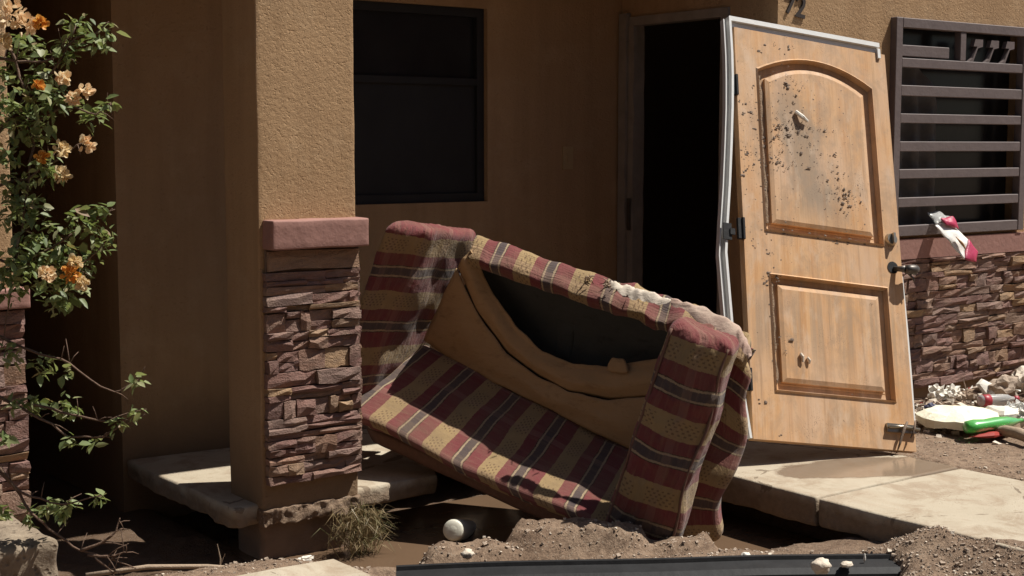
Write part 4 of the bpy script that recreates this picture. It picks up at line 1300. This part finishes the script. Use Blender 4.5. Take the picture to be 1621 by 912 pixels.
def rock(name, c, s, mat, label, cat, seed, group=None, n=9, amp=0.35, sc2=2.0):
    bm = bmesh.new()
    bmesh.ops.create_icosphere(bm, subdivisions=3, radius=1)
    vs = []
    for v in bm.verts:
        k = 1 + amp * nz(v.co, sc2, seed) + amp * 0.5 * nz(v.co, sc2 * 3, seed + 3)
        vs.append(Vector(c) + Vector((v.co.x * s[0], v.co.y * s[1], v.co.z * s[2])) * k)
    fs = [tuple(v.index for v in f.verts) for f in bm.faces]
    bm.free()
    o = mesh_obj(name, vs, fs, mat, None, amp < 0.45)
    base = Vector(c) - Vector((0, 0, s[2]))
    for v in o.data.vertices: v.co -= base
    o.location = base
    return tag(o, label, cat, group)
rock('dirt_clod', (3.935, 3.40, -0.078), (0.036, 0.034, 0.028), 'pale_rubble', 'pale round dirt clod resting on the black plastic strip', 'clod', 2.2)
rock('dirt_clod', (4.075, 3.40, -0.096), (0.026, 0.02, 0.010), 'pale_rubble', 'flat pale clod near the right end of the black strip', 'clod', 5.1)
rock('stone_chip', (4.175, 3.40, -0.09), (0.004, 0.004, 0.016), 'white_scrap', 'small upright white chip beside the flat clod', 'stone', 7.7)
rock('pebble', (3.885, 3.72, -0.105), (0.018, 0.018, 0.014), 'white_scrap', 'white pebble on mud right of the couch, above the black strip', 'pebble', 8.2)
rock('pebble', (3.025, 4.31, -0.085), (0.025, 0.022, 0.018), 'pale_rubble', 'pale pebble at the left end of the mud ridge', 'pebble', 9.4)
# concrete fragment in front of the pillar
frag = thing('concrete_fragment', 'broken flat concrete slab piece lying before the stone pillar', 'slab', (2.45, 4.35, -0.2))
fo = [(2.585, 4.535), (2.585, 4.20), (2.2, 4.05), (2.12, 4.52), (2.34, 4.505)]
fv = [(x, y, -0.08 + 0.004 * i) for i, (x, y) in enumerate(fo)] + [(x * 1.003, y * 1.002, -0.17) for x, y in fo]
k = len(fo)
mesh_obj('piece', fv, [tuple(range(k))[::-1], tuple(range(k, 2 * k))] + [(i, (i + 1) % k, k + (i + 1) % k, k + i) for i in range(k)], 'concrete', frag)

# dry grass tuft at the pillar foot
tuft = thing('grass_tuft', 'clump of dry straw-coloured grass at the pillar foot', 'grass', (2.99, 4.98, -0.22))
gm = MB(); rnd = random.Random(12)
for k in range(560):
    bx = rnd.gauss(2.97, 0.045); by = rnd.gauss(5.0, 0.03)
    p = V(bx, by, -0.24 + rnd.random() * 0.15)
    L = rnd.uniform(0.05, 0.15)
    lean = V(rnd.gauss(0.05, 0.5), rnd.gauss(-0.35, 0.4), rnd.uniform(0.1, 1.0)).normalized()
    mid = p + lean * L * 0.55 + V(0, 0, 0.02)
    tip = mid + (lean + V(rnd.gauss(0, .3), rnd.gauss(0, .3), -0.9)).normalized() * L * 0.5
    s = V(rnd.uniform(-1, 1), rnd.uniform(-1, 1), 0).normalized() * rnd.uniform(0.0012, 0.0026)
    gm.add([p - s, p + s, mid + s * .8, mid - s * .8, tip], [(0, 1, 2, 3), (3, 2, 4)])
tag(gm.build('blades', 'dry_grass', tuft), kind='stuff')
# litter scrap and sticks near the pillar
rock('paper_scrap', (2.70, 4.96, -0.20), (0.035, 0.012, 0.012), 'white_scrap', 'crumpled white paper scrap at the foot of the pillar', 'paper', 3.3, amp=0.7, sc2=3)
tw = thing('fallen_stick', 'long pale stick lying in shade left of the pillar', 'stick', (2.2, 5.2, -0.22))
MB().tube([(1.93, 5.27, -0.20), (2.15, 5.20, -0.19), (2.35, 5.10, -0.20), (2.52, 4.98, -0.215)], [0.009, 0.01, 0.009, 0.006], 7).build('shaft', 'pale_twig', tw, True)
tw2 = thing('fallen_twig', 'short forked upright twig in shade beside the pillar footing', 'twig', (2.40, 5.1, -0.24))
MB().tube([(2.40, 5.10, -0.24), (2.405, 5.10, -0.18), (2.395, 5.105, -0.12)], [0.004, 0.003, 0.001], 5).tube([(2.405, 5.10, -0.20), (2.42, 5.09, -0.16)], [0.003, 0.001], 5).build('shaft', 'pale_twig', tw2)

# ---- rubbish heap by the wing wall
def sheet_thing(name, label, cat, outline, top, thick, mat, dome=0.0, seed=0, amp=0.012, group=None):
    """irregular slab from an outline of (x,y), z=top"""
    k = len(outline)
    cx = sum(p[0] for p in outline) / k; cy = sum(p[1] for p in outline) / k
    vs = []; rings = 4
    for r in range(rings + 1):
        s = 1 - r / (rings + 0.6)
        for x, y in outline:
            xx = cx + (x - cx) * s; yy = cy + (y - cy) * s
            vs.append(V(xx, yy, top + dome * (1 - s * s) + amp * nz((xx, yy, seed), 14) - (0.012 if r == 0 else 0)))
    fs = []
    for r in range(rings):
        for i in range(k):
            fs.append((r * k + i, r * k + (i + 1) % k, (r + 1) * k + (i + 1) % k, (r + 1) * k + i))
    fs.append(tuple(rings * k + i for i in range(k)))
    b = len(vs)
    for x, y in outline:
        xx = cx + (x - cx) * 0.97; yy = cy + (y - cy) * 0.97
        vs.append(V(xx, yy, top - thick + amp * nz((xx, yy, seed + 4), 14)))
    for i in range(k):
        fs.append((i, b + i, b + (i + 1) % k, (i + 1) % k))
    fs.append(tuple(b + i for i in range(k))[::-1])
    o = mesh_obj(name, vs, fs, mat, None, False)
    base = V(cx, cy, top - thick)
    for v in o.data.vertices: v.co -= base
    o.location = base
    return tag(o, label, cat, group)

def wob(pts, n=4, amp=0.015, seed=0):
    out = []
    for i in range(len(pts)):
        a = Vector(pts[i]).to_3d(); b = Vector(pts[(i + 1) % len(pts)]).to_3d()
        for j in range(n):
            p = lerp(a, b, j / n)
            out.append((p.x + amp * nz(p, 14, seed), p.y + amp * nz(p, 14, seed + 5)))
    return out
sheet_thing('foam_slab', 'large cream foam slab flecked with mud, on the rubbish by the wall', 'foam', wob([(5.95, 4.49), (6.02, 4.30), (6.20, 4.30), (6.36, 4.30), (6.40, 4.52), (6.22, 4.66), (6.05, 4.62)]), 0.075, 0.05, 'foam', 0.025, 1)
sheet_thing('foam_scrap', 'smaller white foam scrap wedged behind the green bottle', 'foam', wob([(6.30, 4.27), (6.50, 4.27), (6.50, 4.40), (6.36, 4.44)], 3, 0.01), 0.085, 0.05, 'white_scrap', 0.012, 3)
# green bottle, crushed
gb = thing('green_bottle', 'crushed green plastic bottle lying before the foam slab', 'bottle', (6.18, 4.24, 0.0))
gd = V(0.93, -0.20, 0.02).normalized(); gs = gd.cross(V(0, 0, 1)).normalized()
vs = []; fs = []
pro = [(0, 0.02), (0.01, 0.038), (0.05, 0.042), (0.12, 0.04), (0.2, 0.041), (0.26, 0.036), (0.31, 0.022), (0.335, 0.014), (0.36, 0.014)]
g0 = V(5.99, 4.275, 0.048)
for i, (d, r) in enumerate(pro):
    for k in range(14):
        a = 2 * math.pi * k / 14
        rr = r * (1 + 0.18 * nz((d * 9, math.cos(a), math.sin(a)), 1.6))
        vs.append(g0 + gd * d + gs * math.cos(a) * rr + V(0, 0, 1) * math.sin(a) * rr * 0.8)
for i in range(len(pro) - 1):
    for k in range(14):
        fs.append((i * 14 + k, i * 14 + (k + 1) % 14, (i + 1) * 14 + (k + 1) % 14, (i + 1) * 14 + k))
fs.append(tuple(range(14))[::-1]); fs.append(tuple((len(pro) - 1) * 14 + k for k in range(14)))
mesh_obj('body', vs, fs, 'green_plastic', gb, True)
MB().tube([g0 + gd * 0.36, g0 + gd * 0.385], 0.016, 12).build('cap', 'white_scrap', gb, True)
sheet_thing('red_scrap', 'dull red scrap of packaging under the green bottle', 'scrap', wob([(5.98, 4.25), (6.08, 4.17), (6.30, 4.19), (6.20, 4.26)], 3, 0.01), 0.02, 0.015, 'red_scrap', 0.0, 6)
# clear bottle with red ends
rb = thing('clear_bottle', 'clear plastic bottle with red label and red cap on the rubble', 'bottle', (6.69, 4.55, 0.04))
rd = V(0.93, -0.36, 0.0).normalized()
r0 = V(6.60, 4.585, 0.075)
MB().tube([r0 + rd * d for d in (-0.05, -0.042, 0.0, 0.09, 0.125, 0.15, 0.17)], [0.02, 0.03, 0.031, 0.03, 0.026, 0.014, 0.012], 14).build('body', 'clear_plastic', rb, True)
MB().tube([r0 + rd * d for d in (-0.03, -0.029, 0.014, 0.015)], [0.030, 0.0318, 0.0318, 0.030], 14).build('label', 'red_label', rb, True)
MB().tube([r0 + rd * d for d in (0.165, 0.167, 0.19, 0.192)], [0.012, 0.016, 0.016, 0.012], 14).build('cap', 'red_label', rb, True)
sk_ = thing('driftwood', 'thick pale grey stick in front of the green bottle', 'stick', (6.15, 4.1, 0.0))
MB().tube([(6.155, 4.235, 0.018), (6.16, 4.17, 0.03), (6.15, 4.09, 0.03), (6.11, 3.98, 0.02), (6.08, 3.9, 0.015)], [0.012, 0.027, 0.03, 0.026, 0.02], 9).build('shaft', 'pale_twig', sk_, True)
rock('blue_scrap', (6.235, 4.665, 0.055), (0.035, 0.03, 0.03), 'blue_scrap', 'dark blue crumpled scrap left of the foam slab', 'scrap', 1.5, amp=0.6)
dsc = sheet_thing('paper_plate', 'torn white paper plate tilted on the rubble near the wall', 'plate', wob([(6.76, 4.76), (6.80, 4.69), (6.86, 4.69), (6.86, 4.77), (6.80, 4.80)], 3, 0.004), 0.11, 0.01, 'white_scrap', 0.006, 8)
dsc.rotation_euler = (0.9, 0.1, -0.5)
cr = rock('crumpled_paper', (6.53, 4.86, 0.075), (0.045, 0.04, 0.05), 'white_scrap', 'crumpled white paper at the left end of the rubbish heap', 'paper', 4.4, amp=0.9, sc2=2.5)
rock('crumpled_paper', (6.62, 4.82, 0.07), (0.06, 0.035, 0.045), 'white_scrap', 'crumpled greyish paper against the wall behind the foam', 'paper', 6.4, amp=0.9, sc2=2.5)
rock('broken_block', (6.93, 4.72, 0.10), (0.11, 0.05, 0.055), 'rubble', 'brown broken masonry lump at the top of the rubbish heap', 'block', 3.9, amp=0.5)
rock('broken_block', (7.14, 4.72, 0.11), (0.10, 0.06, 0.07), 'pale_rubble', 'pale broken masonry lump at the right edge of the heap', 'block', 5.9, amp=0.5)
rock('clear_bag', (6.47, 4.31, 0.07), (0.06, 0.05, 0.05), 'clear_plastic', 'crumpled clear plastic right of the green bottle', 'plastic', 2.9, amp=0.7, sc2=2.5)
rock('crumpled_paper', (6.42, 4.22, 0.05), (0.05, 0.05, 0.04), 'white_scrap', 'bright crumpled white paper right of the green bottle neck', 'paper', 8.4, amp=0.9, sc2=2.5)
rnd = random.Random(31)
rub = {'rubble': MB(), 'pale_rubble': MB(), 'white_scrap': MB()}
def chunk(mb, c, s, rnd):
    vs = []
    for sx in (-1, 1):
        for sy in (-1, 1):
            for sz in (-1, 1):
                vs.append(Vector((sx * s * rnd.uniform(0.5, 1.1), sy * s * rnd.uniform(0.5, 1.1), sz * s * rnd.uniform(0.35, 0.8))))
    R = Matrix.Rotation(rnd.uniform(0, 6.28), 3, 'Z') @ Matrix.Rotation(rnd.uniform(-.6, .6), 3, 'X')
    mb.add([Vector(c) + R @ v for v in vs], [(0, 1, 3, 2), (4, 6, 7, 5), (0, 4, 5, 1), (2, 3, 7, 6), (0, 2, 6, 4), (1, 5, 7, 3)])
for k in range(620):
    t = rnd.random()
    x = rnd.uniform(5.9, 7.4)
    y = 4.98 - abs(rnd.gauss(0, 0.20)) - 0.04 - (0.25 * max(0, 6.7 - x) * rnd.random())
    hgt = 0.09 * math.exp(-((y - 4.78) / 0.16) ** 2) * sstep(6.2, 6.8, x)
    z = ground_z(x, y) + hgt * rnd.random()
    m = rnd.choices(['rubble', 'pale_rubble', 'white_scrap'], (6, 3, 1.5))[0]
    chunk(rub[m], (x, y, z), rnd.uniform(0.006, 0.026), rnd)
def scrap(mb, c, s, rnd):
    a = V(rnd.gauss(0, 1), rnd.gauss(0, 1), rnd.gauss(0, .5)).normalized() * s
    b = a.cross(V(rnd.gauss(0, .4), rnd.gauss(0, .4), 1)).normalized() * s * rnd.uniform(0.3, 0.9)
    n_ = a.cross(b).normalized() * s * 0.3
    c = Vector(c)
    mb.add([c - a, c - b + n_, c + a * 0.8, c + b * rnd.uniform(0.5, 1.2) + n_, c + n_ * rnd.uniform(-1, 1)], [(0, 1, 4), (1, 2, 4), (2, 3, 4), (3, 0, 4)])
litter = {'white_scrap': MB(), 'pale_rubble': MB(), 'red_scrap': MB(), 'twig': MB()}
for k in range(230):
    x = rnd.uniform(6.0, 7.5)
    y = 4.95 - abs(rnd.gauss(0, 0.2)) - (0.22 * max(0, 6.7 - x) * rnd.random())
    z = ground_z(x, y) + 0.015 + 0.09 * math.exp(-((y - 4.78) / 0.16) ** 2) * sstep(6.2, 6.8, x) * rnd.random()
    m = rnd.choices(list(litter), (5, 4, 0.8, 3))[0]
    if m == 'twig':
        d = V(rnd.gauss(0, 1), rnd.gauss(0, 1), rnd.gauss(0, .3)).normalized() * rnd.uniform(0.02, 0.07)
        litter[m].tube([V(x, y, z) - d, V(x, y, z + .006), V(x, y, z) + d], [0.003, 0.004, 0.002], 5)
    else:
        scrap(litter[m], (x, y, z), rnd.uniform(0.008, 0.034), rnd)
for nm, lb in (('white_scrap', 'white torn paper litter along the foot of the stone wall'), ('pale_rubble', 'pale torn card litter along the foot of the stone wall'), ('red_scrap', 'red litter flecks along the foot of the stone wall'), ('twig', 'small twigs in the rubbish along the stone wall')):
    tag(litter[nm].build('litter', nm), lb, 'litter', kind='stuff')
for x_, n_ in (('rubble', 'broken masonry crumbs strewn along the foot of the wall'), ('pale_rubble', 'pale plaster crumbs strewn along the foot of the wall'), ('white_scrap', 'white litter flecks strewn along the foot of the wall')):
    tag(rub[x_].build('rubble', x_), n_, 'rubble', kind='stuff')
# heap of soil carrying the rubbish
hv = []; hf = []
for i in range(61):
    for j in range(21):
        x = lerp(6.2, 7.6, i / 60); y = lerp(4.5, 5.035, j / 20)
        q = sstep(6.2, 6.8, x) * math.exp(-((y - 4.80) / 0.15) ** 2)
        hv.append((x, y, ground_z(x, y) - 0.02 + 0.095 * q + 0.02 * nz((x, y, 3), 20) * q))
for i in range(60):
    for j in range(20):
        hf.append((i * 21 + j, i * 21 + 21 + j, i * 21 + 22 + j, i * 21 + j + 1))
tag(mesh_obj('soil_heap', hv, hf, 'mud', None, True), 'low heap of soil and rubble against the stone skirting', 'soil', kind='stuff')

# pebbles and clods on the mud
rnd = random.Random(77)
pb = MB(); pb2 = MB()
for k in range(7500):
    if k % 3 == 0:
        x, y = rnd.uniform(4.05, 4.5), rnd.uniform(2.7, 3.5)
    elif k % 3 == 1:
        t = rnd.random(); x = lerp(2.9, 4.1, t) + rnd.gauss(0, 0.08); y = lerp(4.5, 3.75, t) + rnd.gauss(0, 0.10)
    else:
        x, y = rnd.choice(((rnd.uniform(5.45, 6.9), rnd.uniform(3.4, 4.7)), (rnd.uniform(1.7, 2.7), rnd.uniform(4.4, 5.0))))
    z = ground_z(x, y)
    if z < -0.225 or (k % 3 == 1 and rnd.random() < 0.6): continue
    s = min(0.0095, 0.0013 + rnd.expovariate(1 / 0.0015))
    chunk(pb if rnd.random() < 0.9 else pb2, (x, y, z + s * 0.2), s, rnd)
tag(pb.build('gravel', 'rubble'), 'brown grit and clods scattered over the mud', 'gravel', kind='stuff')
tag(pb2.build('gravel', 'pale_rubble'), 'pale grit scattered over the mud', 'gravel', kind='stuff')

# bag caught in the window grille
bag = thing('plastic_bag', 'red and white torn plastic wrapper caught in the window bars', 'bag', (6.75, 5.0, 0.8))
def bagpatch(name, mat, a, b, c, d, n=14, fold=0.012):
    a, b, c, d = [Vector(q) for q in (a, b, c, d)]
    vs = []; fs = []
    for i in range(n + 1):
        for j in range(n + 1):
            u, v = i / n, j / n
            p = lerp(lerp(a, b, u), lerp(d, c, u), v)
            p = p + V(0, -1, 0) * (0.014 * math.sin(math.pi * u) * math.sin(math.pi * v)) + V(nz(p, 18, 1), nz(p, 18, 3), nz(p, 18, 6)) * fold
            vs.append(p)
    for i in range(n):
        for j in range(n):
            q = i * (n + 1) + j
            fs.append((q, q + n + 1, q + n + 2, q + 1))
    o = mesh_obj(name, vs, fs, mat, bag, True)
    sm = o.modifiers.new('thickness', 'SOLIDIFY'); sm.thickness = 0.004
    return o
bagpatch('white_side', 'bag_white', (6.648, 4.985, 0.985), (6.79, 4.99, 1.0), (6.862, 4.925, 0.90), (6.775, 4.885, 0.80), fold=0.008)
bagpatch('red_end', 'bag_red', (6.860, 4.92, 0.905), (6.915, 4.90, 0.838), (6.878, 4.88, 0.778), (6.775, 4.88, 0.80), 8, 0.006)
bagpatch('red_top', 'bag_red', (6.69, 4.985, 1.025), (6.80, 4.985, 1.03), (6.82, 4.955, 0.965), (6.71, 4.955, 0.985), 8, 0.008)
bagpatch('printed_patch', 'bag_brown', (6.742, 4.918, 0.925), (6.760, 4.917, 0.915), (6.785, 4.880, 0.850), (6.770, 4.880, 0.862), 6, 0.002)
bagpatch('tied_neck', 'clear_plastic', (6.68, 5.06, 1.05), (6.77, 5.06, 1.05), (6.79, 4.98, 1.02), (6.67, 4.985, 0.99), 8, 0.02)

# =================================================================== BOUGAINVILLEA
bou = thing('bougainvillea', 'bougainvillea bush with green leaves and peach and orange bracts', 'bush', (1.3, 4.5, 0.15))
CL = [(1.623, 4.374, 1.793, 0.042), (1.712, 4.331, 1.789, 0.027), (1.658, 4.303, 1.741, 0.042), (1.591, 4.381, 1.701, 0.048), (1.519, 4.496, 1.723, 0.057), (1.663, 4.364, 1.52, 0.042), (1.668, 4.247, 1.545, 0.023), (1.532, 4.362, 1.557, 0.073), (1.433, 4.411, 1.537, 0.067), (1.494, 4.417, 1.481, 0.067), (1.505, 4.331, 1.358, 0.048), (1.451, 4.43, 1.3, 0.057), (1.422, 4.469, 1.213, 0.048), (1.59, 4.285, 1.196, 0.054), (1.655, 4.289, 1.132, 0.046), (1.505, 4.389, 1.136, 0.08), (1.42, 4.359, 1.065, 0.077), (1.581, 4.319, 1.07, 0.069), (1.532, 4.302, 0.996, 0.067), (1.409, 4.419, 1.004, 0.057), (1.399, 4.381, 0.797, 0.034), (1.485, 4.373, 0.761, 0.038), (1.533, 4.296, 0.737, 0.017), (1.691, 4.133, 0.717, 0.027), (1.457, 4.358, 0.645, 0.034), (1.537, 4.331, 0.621, 0.042), (1.689, 4.145, 0.616, 0.025), (1.64, 4.165, 0.585, 0.027), (1.532, 4.265, 0.532, 0.027), (1.61, 4.287, 0.519, 0.019), (1.488, 4.36, 0.316, 0.034), (1.515, 4.295, 0.325, 0.034), (1.607, 4.264, 0.347, 0.025), (1.433, 4.378, 0.289, 0.031), (1.351, 4.372, 0.315, 0.031), (1.414, 4.414, 1.395, 0.048), (1.524, 4.445, 1.635, 0.048), (1.437, 4.498, 1.654, 0.048), (1.393, 4.378, 0.643, 0.029), (1.367, 4.366, 0.551, 0.027), (1.52, 4.327, 0.947, 0.034), (1.647, 4.276, 1.233, 0.027), (1.462, 4.385, 1.234, 0.048)]
BR = [[(1.395, 4.513, 1.691), (1.471, 4.454, 1.672), (1.548, 4.397, 1.681), (1.613, 4.356, 1.748), (1.66, 4.323, 1.758), (1.696, 4.3, 1.796)], [(1.38, 4.492, 1.424), (1.479, 4.433, 1.557), (1.579, 4.375, 1.691), (1.615, 4.359, 1.786)], [(1.383, 4.496, 1.481), (1.507, 4.406, 1.5), (1.586, 4.352, 1.548), (1.646, 4.304, 1.519), (1.686, 4.278, 1.552)], [(1.356, 4.493, 1.29), (1.465, 4.415, 1.319), (1.546, 4.362, 1.386), (1.618, 4.314, 1.433)], [(1.342, 4.474, 1.042), (1.45, 4.395, 1.061), (1.547, 4.332, 1.138), (1.627, 4.279, 1.195), (1.672, 4.249, 1.233)], [(1.345, 4.478, 1.1), (1.48, 4.37, 1.042), (1.572, 4.301, 1.042), (1.646, 4.256, 1.128)], [(1.347, 4.448, 0.861), (1.451, 4.363, 0.804), (1.54, 4.291, 0.766), (1.642, 4.204, 0.676), (1.709, 4.159, 0.718)], [(1.336, 4.434, 0.68), (1.439, 4.348, 0.613), (1.527, 4.274, 0.546), (1.604, 4.216, 0.543), (1.715, 4.141, 0.613)], [(1.441, 4.35, 0.642), (1.531, 4.279, 0.613), (1.622, 4.209, 0.594), (1.719, 4.14, 0.627)], [(1.324, 4.418, 0.47), (1.395, 4.353, 0.375), (1.5, 4.269, 0.337), (1.594, 4.202, 0.365)], [(1.353, 4.393, 0.451), (1.408, 4.338, 0.337), (1.465, 4.286, 0.264), (1.538, 4.224, 0.199), (1.591, 4.182, 0.184), (1.665, 4.122, 0.146)], [(1.538, 4.224, 0.199), (1.585, 4.191, 0.222), (1.626, 4.165, 0.26), (1.636, 4.163, 0.298)], [(1.552, 4.212, 0.188), (1.614, 4.165, 0.184), (1.645, 4.143, 0.194)], [(1.568, 4.2, 0.184), (1.596, 4.174, 0.146), (1.61, 4.16, 0.117)], [(1.444, 4.483, 1.748), (1.482, 4.436, 1.595), (1.487, 4.411, 1.424), (1.46, 4.408, 1.233), (1.416, 4.413, 1.004), (1.373, 4.42, 0.794)]]
FLW = [(1.428, 4.377, 1.811, 0.049, 0), (1.459, 4.35, 1.778, 0.034, 0), (1.497, 4.323, 1.785, 0.019, 2), (1.408, 4.382, 1.729, 0.022, 1), (1.54, 4.27, 1.621, 0.021, 0), (1.59, 4.228, 1.586, 0.022, 0), (1.557, 4.25, 1.564, 0.021, 0), (1.523, 4.258, 1.413, 0.026, 1), (1.584, 4.214, 1.427, 0.024, 0), (1.474, 4.292, 1.39, 0.017, 2), (1.52, 4.251, 1.338, 0.024, 1), (1.525, 4.211, 1.047, 0.03, 2), (1.468, 4.253, 1.042, 0.024, 0), (1.552, 4.187, 1.017, 0.019, 1), (1.538, 4.206, 1.079, 0.019, 1), (1.478, 4.314, 1.601, 0.013, 2)]
rnd = random.Random(4)
# trunk and main canes rise left of the frame
MB().tube([(1.22, 4.42, 0.1), (1.24, 4.44, 0.5), (1.27, 4.46, 0.95), (1.30, 4.48, 1.4), (1.36, 4.49, 1.75)], [0.03, 0.026, 0.022, 0.016, 0.01], 8).build('trunk', 'twig', bou, True)
for b in BR:
    pts = []
    for i in range(len(b) - 1):
        for q in range(4):
            p = lerp(V(*b[i]), V(*b[i + 1]), q / 4)
            pts.append(p + V(nz(p, 20, 1), nz(p, 20, 4), nz(p, 20, 7)) * 0.010)
    pts.append(V(*b[-1]))
    r = [lerp(0.0055, 0.0018, i / (len(pts) - 1)) for i in range(len(pts))]
    mb = MB().tube(pts, r, 6)
    for k in range(5):      # side twigs
        p = rnd.choice(pts[2:]); d = V(rnd.uniform(-.3, 1), rnd.uniform(-1, .4), rnd.uniform(-.6, 1)).normalized() * rnd.uniform(0.03, 0.08)
        mb.tube([p, p + d * .5 + V(0, 0, .004), p + d], [0.002, 0.0016, 0.0008], 4)
    mb.build('branch', 'twig', bou, True)
def leaf_geo(L, W):
    vs = [(0, 0, 0), (0.28 * L, 0.42 * W, 0.10 * W), (0.62 * L, 0.36 * W, 0.03 * W), (L, 0, -0.10 * L), (0.62 * L, -0.36 * W, 0.03 * W), (0.28 * L, -0.42 * W, 0.10 * W), (0.3 * L, 0, -0.03 * L), (0.65 * L, 0, -0.04 * L)]
    fs = [(0, 6, 1), (6, 7, 2, 1), (7, 3, 2), (0, 5, 6), (5, 4, 7, 6), (4, 3, 7)]
    return vs, fs
variants = []
for k in range(6):
    v, f = leaf_geo(rnd.uniform(0.034, 0.052), rnd.uniform(0.018, 0.030))
    me = bpy.data.meshes.new('leaf'); me.from_pydata(v, [], f); me.materials.append(M['leaf'])
    for p in me.polygons: p.use_smooth = True
    variants.append((me, v, f))
stuffl = MB(); count = 0
weights = [c[3] ** 2 for c in CL]
spots = []
for c in CL:
    spots += [c] * max(10, int(20000 * c[3] ** 2))
rnd.shuffle(spots)
for c in spots:
    d = V(rnd.gauss(0, 1), rnd.gauss(0, 1), rnd.gauss(0, 1)).normalized() * (rnd.random() ** 0.5) * c[3] * 1.05
    p = V(c[0], c[1], c[2]) + d
    yaw = rnd.uniform(0, 6.28); pitch = rnd.gauss(0.35, 0.5); roll = rnd.gauss(0, 0.5)
    R = Matrix.Rotation(yaw, 4, 'Z') @ Matrix.Rotation(pitch, 4, 'Y') @ Matrix.Rotation(roll, 4, 'X')
    s = rnd.uniform(0.5, 1.15)
    me, lv, lf = rnd.choice(variants)
    if count < 300:
        o = bpy.data.objects.new('leaf', me); COL.objects.link(o); o.parent = bou
        o.location = p - bou.location
        o.rotation_euler = R.to_euler(); o.scale = (s, s, s)
        count += 1
    else:
        stuffl.add([p + (R @ (Vector(q) * s)) for q in lv], lf)
tag(stuffl.build('foliage', 'leaf', bou, True), kind='stuff')
# bracts
for x, y, z, r, kind in FLW:
    mb = MB()
    for k in range(int(11 + r * 1100)):
        d = V(rnd.gauss(0, 1), rnd.gauss(0, 1), rnd.gauss(0, 1)).normalized() * rnd.random() ** 0.4 * r * 0.85
        p = V(x, y, z) + d
        out = (d.normalized() + V(0.1, -0.4, 0.25)).normalized()
        R = out.to_track_quat('X', 'Z').to_matrix().to_4x4() @ Matrix.Rotation(rnd.uniform(0, 6.28), 4, 'X')
        L = rnd.uniform(0.014, 0.023); W = L * 1.2
        vs = [(-0.3 * L, 0, 0), (0.1 * L, 0.38 * W, 0.12 * L), (0.5 * L, 0.32 * W, 0.14 * L), (0.75 * L, 0, 0.05 * L), (0.5 * L, -0.32 * W, 0.14 * L), (0.1 * L, -0.38 * W, 0.12 * L), (0.25 * L, 0, -0.02 * L)]
        mb.add([p + R @ Vector(v) for v in vs], [(0, 6, 1), (1, 6, 2), (2, 6, 3), (3, 6, 4), (4, 6, 5), (5, 6, 0)])
    mb.build('flower', ('bract_peach', 'bract_cream', 'bract_orange')[kind], bou, True)
